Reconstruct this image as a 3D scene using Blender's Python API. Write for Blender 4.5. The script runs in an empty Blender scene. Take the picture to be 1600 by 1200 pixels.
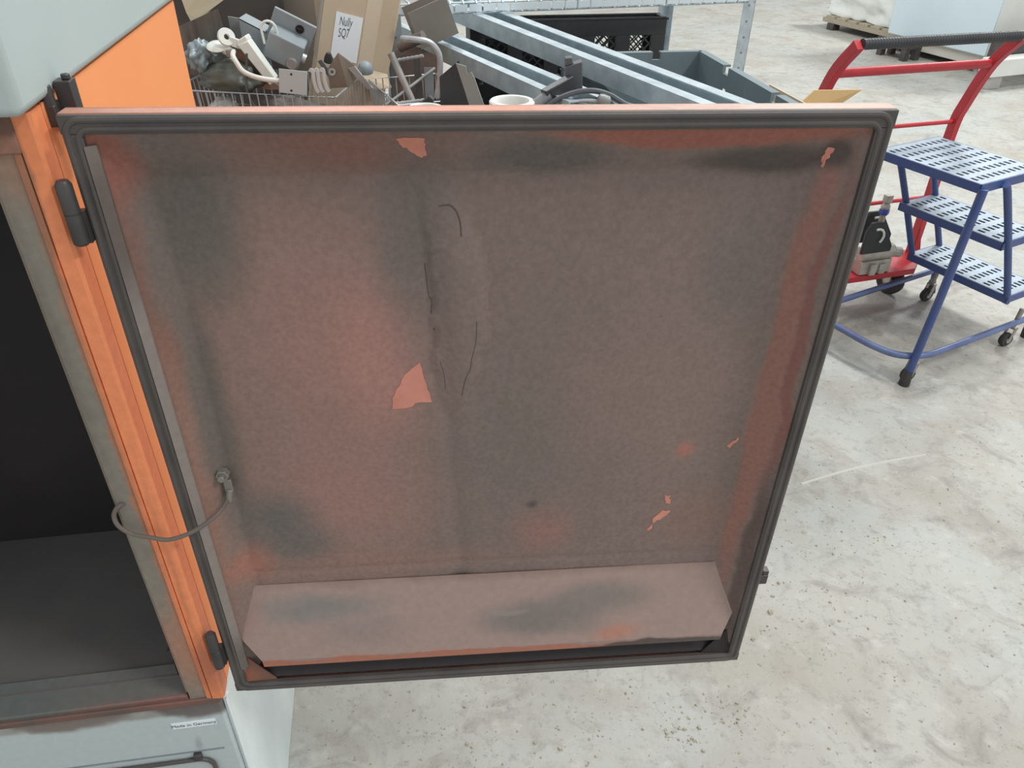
import bpy, bmesh, math, random
from math import sin, cos, pi, radians
from mathutils import Vector, Matrix, noise
random.seed(7)
SC = bpy.context.scene
COL = SC.collection

# ------------------------------------------------------------------ camera
cam_d = bpy.data.cameras.new('camera')
cam_d.sensor_width = 36.0
cam_d.lens = 27.0
cam_d.clip_end = 200
cam_d.clip_start = 0.02
cam = bpy.data.objects.new('camera', cam_d)
COL.objects.link(cam)
_d = Vector((-33.0, 1737.0, 1200.0)).normalized()          # straight down, seen from the camera (x right, y down, z ahead)
_z = Vector((0, 0, 1))
_f = (_z - _d * _z.dot(_d)).normalized()
_r = _d.cross(_f)
cam.matrix_world = Matrix(((_r[0], -_r[1], -_r[2], 0.0),
                           (_f[0], -_f[1], -_f[2], 0.0),
                           (-_d[0], _d[1], _d[2], 1.6),
                           (0, 0, 0, 1)))
SC.camera = cam

# ------------------------------------------------------------------ world, lamps, exposure
wd = bpy.data.worlds.new('hall_light')
SC.world = wd
wd.use_nodes = True
bg = wd.node_tree.nodes['Background']
bg.inputs[0].default_value = (0.93, 0.965, 1.0, 1)
bg.inputs[1].default_value = 0.62

def area_lamp(name, loc, target, size, power, color=(1, 1, 1)):
    d = bpy.data.lights.new(name, 'AREA')
    d.shape = 'RECTANGLE'
    d.size, d.size_y = size
    d.energy = power
    d.color = color
    o = bpy.data.objects.new(name, d)
    COL.objects.link(o)
    o.location = loc
    o.rotation_euler = (Vector(target) - Vector(loc)).to_track_quat('-Z', 'Y').to_euler()
    return o
area_lamp('hall_lamp', (1.9, 3.4, 6.2), (1.9, 3.4, 0), (0.5, 1.6), 170, (0.96, 1.0, 0.98))
area_lamp('hall_lamp', (6.5, 9.5, 6.2), (6.5, 9.5, 0), (1.4, 0.5), 330, (0.96, 1.0, 0.98))
area_lamp('hall_lamp', (-2.0, 8.0, 6.2), (-2.0, 8.0, 0), (0.5, 1.6), 200, (0.98, 1.0, 0.96))
area_lamp('hall_lamp', (4.6, -0.8, 6.2), (4.6, -0.8, 0), (0.5, 1.6), 190, (0.98, 1.0, 0.97))
SC.view_settings.view_transform = 'Standard'
SC.view_settings.look = 'None'
SC.view_settings.gamma = 1.0
SC.view_settings.use_curve_mapping = False
SC.view_settings.exposure = 0.25

# ------------------------------------------------------------------ materials
MATS = {}
def srgb(r, g, b):
    def c(x):
        x /= 255.0
        return x / 12.92 if x <= 0.04045 else ((x + 0.055) / 1.055) ** 2.4
    return (c(r), c(g), c(b), 1.0)

def mat(name, col, rough=0.5, metal=0.0, col2=None, scale=8.0, amt=0.5, bump=0.0, bscale=60.0, stretch=None, lo=0.35, hi=0.65, spec=0.5):
    if name in MATS:
        return MATS[name]
    m = bpy.data.materials.new(name)
    m.use_nodes = True
    nt = m.node_tree
    b = nt.nodes['Principled BSDF']
    b.inputs['Roughness'].default_value = rough
    b.inputs['Metallic'].default_value = metal
    b.inputs['Specular IOR Level'].default_value = spec
    b.inputs['Base Color'].default_value = col
    tc = nt.nodes.new('ShaderNodeTexCoord')
    src = tc.outputs['Object']
    if stretch:
        mp = nt.nodes.new('ShaderNodeMapping')
        mp.inputs['Scale'].default_value = stretch
        nt.links.new(src, mp.inputs['Vector'])
        src = mp.outputs[0]
    if col2 is not None:
        n = nt.nodes.new('ShaderNodeTexNoise')
        n.inputs['Scale'].default_value = scale
        n.inputs['Detail'].default_value = 6
        nt.links.new(src, n.inputs['Vector'])
        mr = nt.nodes.new('ShaderNodeMapRange')
        mr.inputs[1].default_value = lo
        mr.inputs[2].default_value = hi
        mr.inputs[4].default_value = amt
        nt.links.new(n.outputs[0], mr.inputs[0])
        mx = nt.nodes.new('ShaderNodeMix')
        mx.data_type = 'RGBA'
        mx.inputs[6].default_value = col
        mx.inputs[7].default_value = col2
        nt.links.new(mr.outputs[0], mx.inputs[0])
        nt.links.new(mx.outputs[2], b.inputs['Base Color'])
    if bump > 0:
        n2 = nt.nodes.new('ShaderNodeTexNoise')
        n2.inputs['Scale'].default_value = bscale
        n2.inputs['Detail'].default_value = 4
        nt.links.new(src, n2.inputs['Vector'])
        bp = nt.nodes.new('ShaderNodeBump')
        bp.inputs['Strength'].default_value = bump
        bp.inputs['Distance'].default_value = 0.004
        nt.links.new(n2.outputs[0], bp.inputs['Height'])
        nt.links.new(bp.outputs[0], b.inputs['Normal'])
    MATS[name] = m
    return m

def stain_mat(name, base, blobs, rough=0.6, warp=0.03, wscale=9.0, grain=0.12, gscale=90.0, bump=0.25, bscale=45.0, noise_col=None):
    """base colour with stains: blobs = (centre xyz, radius xyz, colour, strength, softness)"""
    m = bpy.data.materials.new(name)
    m.use_nodes = True
    nt = m.node_tree
    N, L = nt.nodes, nt.links
    b = N['Principled BSDF']
    b.inputs['Roughness'].default_value = rough
    tc = N.new('ShaderNodeTexCoord')
    nz = N.new('ShaderNodeTexNoise')
    nz.inputs['Scale'].default_value = wscale
    nz.inputs['Detail'].default_value = 5
    L.new(tc.outputs['Object'], nz.inputs['Vector'])
    sub = N.new('ShaderNodeVectorMath'); sub.operation = 'SUBTRACT'
    sub.inputs[1].default_value = (0.5, 0.5, 0.5)
    L.new(nz.outputs['Color'], sub.inputs[0])
    sc = N.new('ShaderNodeVectorMath'); sc.operation = 'SCALE'
    sc.inputs['Scale'].default_value = warp * 2
    L.new(sub.outputs[0], sc.inputs[0])
    ad = N.new('ShaderNodeVectorMath'); ad.operation = 'ADD'
    L.new(tc.outputs['Object'], ad.inputs[0]); L.new(sc.outputs[0], ad.inputs[1])
    P = ad.outputs[0]
    cur = None
    curcol = base
    def mixin(fac, col):
        nonlocal cur
        mx = N.new('ShaderNodeMix'); mx.data_type = 'RGBA'
        if cur is None:
            mx.inputs[6].default_value = base
        else:
            L.new(cur, mx.inputs[6])
        mx.inputs[7].default_value = col
        L.new(fac, mx.inputs[0])
        cur = mx.outputs[2]
    if noise_col is not None:
        n3 = N.new('ShaderNodeTexNoise'); n3.inputs['Scale'].default_value = 5.0; n3.inputs['Detail'].default_value = 7
        L.new(tc.outputs['Object'], n3.inputs['Vector'])
        mr = N.new('ShaderNodeMapRange'); mr.inputs[1].default_value = 0.38; mr.inputs[2].default_value = 0.66; mr.inputs[4].default_value = 0.75
        L.new(n3.outputs[0], mr.inputs[0])
        mixin(mr.outputs[0], noise_col)
    for (c, r, col, st, soft) in blobs:
        s1 = N.new('ShaderNodeVectorMath'); s1.operation = 'SUBTRACT'
        s1.inputs[1].default_value = c
        L.new(P, s1.inputs[0])
        dv = N.new('ShaderNodeVectorMath'); dv.operation = 'DIVIDE'
        dv.inputs[1].default_value = r
        L.new(s1.outputs[0], dv.inputs[0])
        ln = N.new('ShaderNodeVectorMath'); ln.operation = 'LENGTH'
        L.new(dv.outputs[0], ln.inputs[0])
        mr = N.new('ShaderNodeMapRange'); mr.interpolation_type = 'SMOOTHSTEP'
        mr.inputs[1].default_value = 1.0
        mr.inputs[2].default_value = 1.0 - soft
        mr.inputs[3].default_value = 0.0
        mr.inputs[4].default_value = st
        L.new(ln.outputs['Value'], mr.inputs[0])
        mixin(mr.outputs[0], col)
    g = N.new('ShaderNodeTexNoise'); g.inputs['Scale'].default_value = gscale; g.inputs['Detail'].default_value = 3
    L.new(tc.outputs['Object'], g.inputs['Vector'])
    mr = N.new('ShaderNodeMapRange'); mr.inputs[1].default_value = 0.3; mr.inputs[2].default_value = 0.7
    mr.inputs[3].default_value = 1 - grain; mr.inputs[4].default_value = 1 + grain
    L.new(g.outputs[0], mr.inputs[0])
    ml = N.new('ShaderNodeVectorMath'); ml.operation = 'SCALE'
    if cur is None:
        ml.inputs[0].default_value = base[:3]
    else:
        L.new(cur, ml.inputs[0])
    L.new(mr.outputs[0], ml.inputs['Scale'])
    L.new(ml.outputs[0], b.inputs['Base Color'])
    if bump > 0:
        n2 = N.new('ShaderNodeTexNoise'); n2.inputs['Scale'].default_value = bscale; n2.inputs['Detail'].default_value = 5
        L.new(tc.outputs['Object'], n2.inputs['Vector'])
        bp = N.new('ShaderNodeBump'); bp.inputs['Strength'].default_value = bump; bp.inputs['Distance'].default_value = 0.003
        L.new(n2.outputs[0], bp.inputs['Height']); L.new(bp.outputs[0], b.inputs['Normal'])
    MATS[name] = m
    return m

# ------------------------------------------------------------------ mesh helpers
class B:
    def __init__(self, off=(0, 0, 0)):
        self.bm = bmesh.new()
        self.off = Vector(off)
    def face(self, pts):
        return self.bm.faces.new([self.bm.verts.new(Vector(p) - self.off) for p in pts])
    def hexa(self, p):           # 8 points: bottom 4 ccw, top 4 ccw
        v = [self.bm.verts.new(Vector(q) - self.off) for q in p]
        for f in ((3, 2, 1, 0), (4, 5, 6, 7), (0, 1, 5, 4), (1, 2, 6, 5), (2, 3, 7, 6), (3, 0, 4, 7)):
            self.bm.faces.new([v[i] for i in f])
    def bb(self, lo, hi):
        x0, y0, z0 = lo; x1, y1, z1 = hi
        self.hexa([(x0, y0, z0), (x1, y0, z0), (x1, y1, z0), (x0, y1, z0), (x0, y0, z1), (x1, y0, z1), (x1, y1, z1), (x0, y1, z1)])
        return self
    def box(self, c, size, mtx=None):
        c = Vector(c); h = Vector(size) / 2
        M = mtx or Matrix.Identity(3)
        pts = []
        for z in (-1, 1):
            for (x, y) in ((-1, -1), (1, -1), (1, 1), (-1, 1)):
                pts.append(c + M @ Vector((x * h.x, y * h.y, z * h.z)))
        self.hexa(pts)
        return self
    def bar(self, p0, p1, w, h, up=(0, 0, 1)):
        p0, p1 = Vector(p0), Vector(p1)
        d = (p1 - p0).normalized()
        s = d.cross(Vector(up)).normalized()
        t = s.cross(d)
        pts = []
        for p in (p0, p1):
            for (a, b) in ((-1, -1), (1, -1), (1, 1), (-1, 1)):
                pts.append(p + s * a * w / 2 + t * b * h / 2)
        self.hexa(pts)
        return self
    def sweep(self, path, prof, closed=False, up=None, caps=True):
        """sweep a closed 2-D profile (side, up) along a path"""
        path = [Vector(p) for p in path]
        n = len(path)
        tang = []
        for i in range(n):
            if closed:
                t = (path[(i + 1) % n] - path[i]).normalized() + (path[i] - path[i - 1]).normalized()
            elif i == 0:
                t = path[1] - path[0]
            elif i == n - 1:
                t = path[-1] - path[-2]
            else:
                t = (path[i + 1] - path[i]).normalized() + (path[i] - path[i - 1]).normalized()
            tang.append(t.normalized())
        ref = Vector(up) if up else (Vector((0, 0, 1)) if abs(tang[0].z) < 0.9 else Vector((1, 0, 0)))
        s = tang[0].cross(ref).normalized()
        rings = []
        for i in range(n):
            t = tang[i]
            if up:
                s = t.cross(Vector(up)).normalized()
            else:
                s = (s - t * s.dot(t)).normalized()
            w = s.cross(t)
            sc = 1.0
            rings.append([self.bm.verts.new(path[i] + s * a + w * b - self.off) for (a, b) in prof])
        k = len(prof)
        rng = range(n) if closed else range(n - 1)
        for i in rng:
            r0, r1 = rings[i], rings[(i + 1) % n]
            for j in range(k):
                self.bm.faces.new([r0[j], r0[(j + 1) % k], r1[(j + 1) % k], r1[j]])
        if not closed and caps:
            self.bm.faces.new(list(reversed(rings[0])))
            self.bm.faces.new(rings[-1])
        return self
    def tube(self, path, r, seg=10, closed=False):
        return self.sweep(path, [(r * cos(2 * pi * i / seg), r * sin(2 * pi * i / seg)) for i in range(seg)], closed)
    def cyl(self, p0, p1, r, seg=20, r2=None):
        p0, p1 = Vector(p0), Vector(p1)
        r2 = r if r2 is None else r2
        d = (p1 - p0).normalized()
        ref = Vector((0, 0, 1)) if abs(d.z) < 0.9 else Vector((1, 0, 0))
        s = d.cross(ref).normalized(); w = s.cross(d)
        a = [self.bm.verts.new(p0 + (s * cos(2 * pi * i / seg) + w * sin(2 * pi * i / seg)) * r - self.off) for i in range(seg)]
        c = [self.bm.verts.new(p1 + (s * cos(2 * pi * i / seg) + w * sin(2 * pi * i / seg)) * r2 - self.off) for i in range(seg)]
        for i in range(seg):
            j = (i + 1) % seg
            self.bm.faces.new([a[i], a[j], c[j], c[i]])
        self.bm.faces.new(list(reversed(a))); self.bm.faces.new(c)
        return self
    def lathe(self, prof, origin, axis=(0, 0, 1), seg=24, closed=False):
        """prof: (radius, height) points"""
        o = Vector(origin); d = Vector(axis).normalized()
        ref = Vector((0, 0, 1)) if abs(d.z) < 0.9 else Vector((1, 0, 0))
        s = d.cross(ref).normalized(); w = s.cross(d)
        R = []
        for (r, h) in prof:
            R.append([self.bm.verts.new(o + d * h + (s * cos(2 * pi * i / seg) + w * sin(2 * pi * i / seg)) * max(r, 1e-5) - self.off) for i in range(seg)])
        m = len(prof)
        for k in (range(m) if closed else range(m - 1)):
            for i in range(seg):
                j = (i + 1) % seg
                self.bm.faces.new([R[k][i], R[k][j], R[(k + 1) % m][j], R[(k + 1) % m][i]])
        if not closed:
            self.bm.faces.new(list(reversed(R[0]))); self.bm.faces.new(R[-1])
        return self
    def plate(self, pts, thick, direction):
        """flat polygon given a thickness along direction"""
        d = Vector(direction).normalized() * thick
        a = [self.bm.verts.new(Vector(p) - self.off) for p in pts]
        c = [self.bm.verts.new(Vector(p) + d - self.off) for p in pts]
        n = len(pts)
        self.bm.faces.new(a); self.bm.faces.new(list(reversed(c)))
        for i in range(n):
            j = (i + 1) % n
            self.bm.faces.new([a[j], a[i], c[i], c[j]])
        return self

def obj(name, b, m, parent=None, loc=None, rotz=0.0, bevel=0.0, smooth=35, bseg=2, label=None):
    me = bpy.data.meshes.new(name)
    bmesh.ops.recalc_face_normals(b.bm, faces=b.bm.faces)
    b.bm.to_mesh(me); b.bm.free()
    if smooth:
        me.polygons.foreach_set('use_smooth', [True] * len(me.polygons))
        me.set_sharp_from_angle(angle=radians(smooth))
    me.materials.append(m)
    o = bpy.data.objects.new(name, me)
    COL.objects.link(o)
    o.parent = parent
    if loc is not None:
        o.location = loc
    o.rotation_euler = (0, 0, rotz)
    if bevel > 0:
        md = o.modifiers.new('bevel', 'BEVEL'); md.width = bevel; md.segments = bseg; md.limit_method = 'ANGLE'; md.angle_limit = radians(40)
        md.harden_normals = False
    if label:
        o['label'] = label
    return o
def again(o, loc, parent=None, rot=None):
    c = o.copy(); COL.objects.link(c)
    c.parent = parent if parent is not None else o.parent
    c.location = loc
    if rot is not None:
        c.rotation_euler = rot
    return c
def thing(name, label, cat, loc=(0, 0, 0), rotz=0.0, group=None):
    o = bpy.data.objects.new(name, None); COL.objects.link(o)
    o.empty_display_size = 0.05
    o.location = loc; o.rotation_euler = (0, 0, rotz)
    return tag(o, label, cat, group)
def tag(o, label, cat, group=None, kind=None):
    o['label'] = label; o['category'] = cat
    if group: o['group'] = group
    if kind: o['kind'] = kind
    return o
def struct(o):
    o['kind'] = 'structure'
    return o
def arc(c, r, a0, a1, n, plane='xz'):
    out = []
    for i in range(n + 1):
        a = a0 + (a1 - a0) * i / n
        if plane == 'xz': out.append((c[0] + r * cos(a), c[1], c[2] + r * sin(a)))
        elif plane == 'xy': out.append((c[0] + r * cos(a), c[1] + r * sin(a), c[2]))
        else: out.append((c[0], c[1] + r * cos(a), c[2] + r * sin(a)))
    return out
def smooth_path(pts, n=6):
    """Catmull-Rom through the points"""
    P = [Vector(p) for p in pts]
    P = [P[0] * 2 - P[1]] + P + [P[-1] * 2 - P[-2]]
    out = []
    for i in range(1, len(P) - 2):
        for k in range(n):
            t = k / n
            out.append(0.5 * ((2 * P[i]) + (P[i + 1] - P[i - 1]) * t + (2 * P[i - 1] - 5 * P[i] + 4 * P[i + 1] - P[i + 2]) * t * t + (3 * P[i] - P[i - 1] - 3 * P[i + 1] + P[i + 2]) * t ** 3))
    out.append(P[-2])
    return out
def rounded_rect(x0, x1, z0, z1, r, y=0.0, n=6):
    out = []
    for (cx, cz, a) in ((x1 - r, z0 + r, -pi / 2), (x1 - r, z1 - r, 0), (x0 + r, z1 - r, pi / 2), (x0 + r, z0 + r, pi)):
        for i in range(n + 1):
            t = a + (pi / 2) * i / n
            out.append((cx + r * cos(t), y, cz + r * sin(t)))
    return out
def text_mesh(txt, size, m, name, parent, mtx, shear=0.0):
    cu = bpy.data.curves.new(name, 'FONT')
    cu.body = txt; cu.size = size; cu.align_x = 'CENTER'; cu.align_y = 'CENTER'; cu.shear = shear
    tmp = bpy.data.objects.new(name, cu); COL.objects.link(tmp)
    dg = bpy.context.evaluated_depsgraph_get()
    me = bpy.data.meshes.new_from_object(tmp.evaluated_get(dg))
    bpy.data.objects.remove(tmp); bpy.data.curves.remove(cu)
    me.name = name
    me.materials.clear(); me.materials.append(m)
    o = bpy.data.objects.new(name, me); COL.objects.link(o)
    o.parent = parent; o.matrix_local = mtx
    return o

# shared materials
M_ORANGE = mat('orange_paint', srgb(250, 158, 100), 0.5, col2=srgb(246, 150, 92), scale=6, amt=0.5, bump=0.05, bscale=200)
M_ORANGE_POST = stain_mat('orange_paint_smudged', srgb(243, 146, 98),
    [((-0.02, 0, 1.2), (0.012, 0.05, 0.9), srgb(150, 105, 80), 0.55, 0.9),
     ((0, 0, 0.62), (0.05, 0.05, 0.10), srgb(170, 100, 75), 0.7, 0.8),
     ((-0.012, 0, 1.38), (0.03, 0.05, 0.05), srgb(222, 128, 80), 0.5, 0.9),
     ((-0.017, 0, 1.36), (0.011, 0.05, 0.17), srgb(160, 112, 86), 0.85, 0.5),
     ((-0.004, 0, 0.80), (0.006, 0.05, 0.30), srgb(170, 105, 75), 0.4, 0.9)], rough=0.42, warp=0.006, wscale=25, grain=0.06, bump=0.08)
M_HOOD = mat('pale_grey_paint', srgb(186, 196, 194), 0.42, col2=srgb(176, 189, 187), scale=3, amt=0.8, bump=0.04, bscale=150)
M_SIDE_WHITE = mat('white_panel_paint', srgb(230, 236, 235), 0.45, col2=srgb(205, 214, 214), scale=7, amt=0.7, stretch=(1, 1, 0.35))
M_GASKET = mat('black_rubber', srgb(78, 74, 71), 0.5, col2=srgb(100, 93, 88), scale=14, amt=0.6, bump=0.1, bscale=120)
M_DARK = mat('soot_shade_black', srgb(38, 33, 34), 0.7, col2=srgb(50, 45, 44), scale=6, amt=0.6)  # soot black; also the shade of the chamber's dark plate and of holes
M_BLACK = mat('black_plastic', srgb(48, 48, 50), 0.45, col2=srgb(62, 62, 64), scale=10, amt=0.5)
M_BLACK_METAL = mat('black_steel', srgb(70, 68, 68), 0.42, 0.3, col2=srgb(92, 88, 86), scale=22, amt=0.6)
M_STEEL = mat('plain_steel', srgb(176, 176, 174), 0.4, 0.4, col2=srgb(130, 126, 120), scale=18, amt=0.7)
M_CHROME = mat('chrome_wire', srgb(196, 198, 200), 0.35, 0.45, col2=srgb(150, 150, 150), scale=30, amt=0.6)
M_GALV = mat('galvanised_steel', srgb(205, 216, 220), 0.42, 0.55, col2=srgb(172, 184, 190), scale=24, amt=0.7, stretch=(1, 1, 1))
M_CARD = mat('cardboard', srgb(206, 188, 162), 0.85, col2=srgb(194, 176, 150), scale=5, amt=0.7, bump=0.08, bscale=90)
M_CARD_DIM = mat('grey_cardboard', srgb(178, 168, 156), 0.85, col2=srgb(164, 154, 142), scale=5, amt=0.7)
M_PAPER = mat('white_paper', srgb(240, 246, 248), 0.7)
M_INK = mat('dark_ink', srgb(75, 90, 105), 0.7)
M_PRINT = mat('label_print', srgb(60, 62, 64), 0.7)
M_RED = mat('red_paint', srgb(190, 50, 58), 0.42, col2=srgb(168, 46, 52), scale=14, amt=0.6)
M_BLUE = mat('blue_paint', srgb(58, 78, 132), 0.42, col2=srgb(74, 88, 126), scale=10, amt=0.6)
M_WHITE = mat('white_enamel', srgb(232, 234, 228), 0.4, col2=srgb(216, 216, 208), scale=20, amt=0.6)
M_RUBBER = mat('tyre_rubber', srgb(52, 50, 50), 0.7, col2=srgb(70, 68, 66), scale=30, amt=0.5)

M_SHEET = mat('sheet_steel', srgb(160, 166, 168), 0.4, 0.35, col2=srgb(128, 134, 138), scale=10, amt=0.7)

# ------------------------------------------------------------------ floor
def floor_material():
    m = bpy.data.materials.new('dusty_concrete'); m.use_nodes = True
    nt = m.node_tree; N, L = nt.nodes, nt.links
    b = N['Principled BSDF']; b.inputs['Roughness'].default_value = 0.62
    tc = N.new('ShaderNodeTexCoord')
    def noi(scale, detail, rough=0.55, dist=0.0):
        n = N.new('ShaderNodeTexNoise'); n.inputs['Scale'].default_value = scale; n.inputs['Detail'].default_value = detail
        n.inputs['Roughness'].default_value = rough; n.inputs['Distortion'].default_value = dist
        L.new(tc.outputs['Object'], n.inputs['Vector']); return n.outputs[0]
    def rng(s, a, c, lo=0.0, hi=1.0):
        r = N.new('ShaderNodeMapRange'); r.inputs[1].default_value = a; r.inputs[2].default_value = c; r.inputs[3].default_value = lo; r.inputs[4].default_value = hi
        L.new(s, r.inputs[0]); return r.outputs[0]
    def mix(f, A, c):
        x = N.new('ShaderNodeMix'); x.data_type = 'RGBA'; L.new(f, x.inputs[0])
        if isinstance(A, tuple): x.inputs[6].default_value = A
        else: L.new(A, x.inputs[6])
        x.inputs[7].default_value = c; return x.outputs[2]
    c = mix(rng(noi(1.3, 6), 0.38, 0.62), srgb(176, 173, 165), srgb(170, 172, 168))
    c = mix(rng(noi(2.6, 7, 0.6, 0.6), 0.45, 0.68, 0, 0.8), c, srgb(158, 149, 137))
    c = mix(rng(noi(7.0, 8, 0.65, 1.0), 0.52, 0.70, 0, 0.75), c, srgb(136, 131, 123))
    c = mix(rng(noi(24.0, 6, 0.7), 0.54, 0.72, 0, 0.6), c, srgb(128, 123, 116))
    c = mix(rng(noi(60.0, 4, 0.7), 0.60, 0.72, 0, 0.8), c, srgb(104, 99, 93))
    c = mix(rng(noi(16.0, 5, 0.6), 0.57, 0.70, 0, 0.45), c, srgb(192, 190, 182))
    L.new(c, b.inputs['Base Color'])
    bp = N.new('ShaderNodeBump'); bp.inputs['Strength'].default_value = 0.35; bp.inputs['Distance'].default_value = 0.006
    L.new(noi(38.0, 8, 0.65), bp.inputs['Height']); L.new(bp.outputs[0], b.inputs['Normal'])
    return m
b = B(); b.bb((-20, -12, -0.1), (24, 26, 0.0))
FLOOR = struct(obj('floor', b, floor_material(), smooth=0))
FLOOR['label'] = 'pale dusty concrete workshop floor'
b = B(); b.bb((-20, 25.8, 0.0), (24, 26.0, 7.0))
WB = struct(obj('wall_back', b, mat('hall_wall_paint', srgb(210, 212, 208), 0.8), smooth=0))
# raised trowel ridge running across the concrete
b = B()
b.sweep(smooth_path([(0.905, 1.80, 0.0), (1.05, 1.86, 0.0008), (1.2, 1.91, 0.001), (1.36, 1.955, 0.0)], 5), [(-0.006, -0.0015), (0.006, -0.0015), (0.002, 0.0018), (-0.002, 0.0018)], up=(0, 0, 1))
obj('trowel_ridge', b, mat('pale_ridge', srgb(188, 184, 175), 0.7), FLOOR)
# crumbs of dirt on the floor
b = B()
rnd = random.Random(3)
def crumb(x, y, r):
    h = [Vector((x + r * rnd.uniform(0.6, 1.3) * cos(a), y + r * rnd.uniform(0.6, 1.3) * sin(a), 0.0)) for a in (0.3, 1.7, 3.0, 4.4, 5.5)]
    top = [Vector((p.x * 0.55 + x * 0.45, p.y * 0.55 + y * 0.45, r * rnd.uniform(0.45, 0.9))) for p in h]
    va = [b.bm.verts.new(p) for p in h]; vb = [b.bm.verts.new(p) for p in top]
    for i in range(5):
        j = (i + 1) % 5
        b.bm.faces.new([va[i], va[j], vb[j], vb[i]])
    b.bm.faces.new(vb)
for i in range(900):
    x = rnd.uniform(-0.30, 2.2); y = rnd.uniform(0.5, 1.6) if x < 0.85 else rnd.uniform(0.5, 2.25)
    if math.hypot(x - 1.45, y - 2.37) < 0.25: continue
    crumb(x, y, abs(rnd.gauss(0, 0.0016)) + 0.0007)
for (cx, cy, n, s) in ((0.40, 0.98, 60, 0.03), (0.52, 1.02, 50, 0.035), (-0.1, 0.97, 40, 0.06), (0.1, 0.92, 40, 0.08), (0.75, 1.25, 40, 0.07), (0.95, 1.5, 40, 0.09)):
    for i in range(n):
        crumb(rnd.gauss(cx, s), rnd.gauss(cy, s), abs(rnd.gauss(0, 0.002)) + 0.001)
tag(obj('floor_dirt', b, mat('dirt_crumbs', srgb(150, 143, 130), 0.9, col2=srgb(190, 184, 165), scale=40, amt=0.9), smooth=0),
    'scattered crumbs of grey and tan dirt lying on the concrete', 'dirt', kind='stuff')

# ------------------------------------------------------------------ the machine with its open door
MA = radians(9.5)
MC = Vector((-0.432, 0.683, 0.0))
MACH = thing('industrial_oven', 'grey and orange industrial machine with its wide sooty door swung open', 'machine', MC, MA)
# local axes: x along the front (0 = right corner), y back, z up
M_BASE = stain_mat('base_paint_sooty', srgb(192, 203, 202),
    [((-0.2, 0, 0.555), (0.6, 0.2, 0.050), srgb(142, 132, 126), 0.75, 0.25),
     ((-0.03, 0, 0.552), (0.085, 0.2, 0.062), srgb(108, 98, 95), 0.92, 0.25),
     ((-0.22, 0, 0.550), (0.11, 0.2, 0.052), srgb(128, 115, 108), 0.9, 0.3),
     ((-0.125, 0, 0.545), (0.02, 0.2, 0.035), srgb(170, 168, 165), 0.7, 0.5),
     ((-0.34, 0, 0.545), (0.05, 0.2, 0.04), srgb(186, 178, 172), 0.7, 0.4),
     ((-0.055, 0, 0.43), (0.008, 0.2, 0.03), srgb(150, 152, 148), 0.6, 0.9)], rough=0.45, warp=0.012, wscale=22, grain=0.03, bump=0.04)
b = B(); b.bb((-0.95, 0.0, 0.02), (0.0, 0.62, 0.545))
obj('base_cabinet', b, M_BASE, MACH, bevel=0.006)
b = B(); b.bb((0.0, 0.004, 0.0), (0.005, 0.62, 0.542))
obj('side_panel', b, M_SIDE_WHITE, MACH, bevel=0.002, label='white lower side panel')
b = B(); b.bb((0.0045, 0.0, 0.02), (0.0085, 0.016, 0.535))
obj('corner_trim', b, M_SIDE_WHITE, MACH, bevel=0.002)
# access panel in the base front: rounded outline in black rubber
b = B(); pr = rounded_rect(-0.60, -0.042, 0.08, 0.392, 0.022, -0.002)
b.plate([(p[0], -0.004, p[2]) for p in pr], 0.004, (0, 1, 0))
acc = obj('access_panel', b, M_HOOD, MACH, smooth=0)
b = B(); b.tube([(p[0], -0.004, p[2]) for p in pr], 0.0035, 8, closed=True)
obj('panel_seal', b, M_GASKET, acc)
b = B(); b.bb((-0.062 - 0.006, -0.008, 0.393), (-0.062 + 0.006, 0.002, 0.407))
obj('panel_catch', b, M_BLACK_METAL, MACH, bevel=0.002)
b = B(); b.bb((-0.95, -0.0015, 0.409), (-0.02, 0.002, 0.411))
obj('panel_seam', b, mat('seam_shadow_grey', srgb(130, 140, 140), 0.6), MACH, smooth=0)
# maker's sticker
b = B(); b.bb((-0.0835, -0.0012, 0.4765), (-0.0185, 0.001, 0.4905))
st = obj('sticker', b, M_PAPER, MACH, smooth=0, label='white made in Germany sticker')
text_mesh('Made in Germany', 0.0092, M_PRINT, 'sticker_lettering', st, Matrix.Translation((-0.051, -0.0016, 0.4835)) @ Matrix.Rotation(pi / 2, 4, 'X'))
# orange upper side panel and back
b = B(); b.bb((0.003, 0.022, 0.548), (0.007, 0.61, 1.408))
obj('upper_side_panel', b, M_ORANGE, MACH, label='bright orange upper side panel')
b = B(); b.bb((-0.95, 0.60, 0.548), (0.003, 0.62, 1.408))
obj('back_panel', b, M_ORANGE, MACH)
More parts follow.
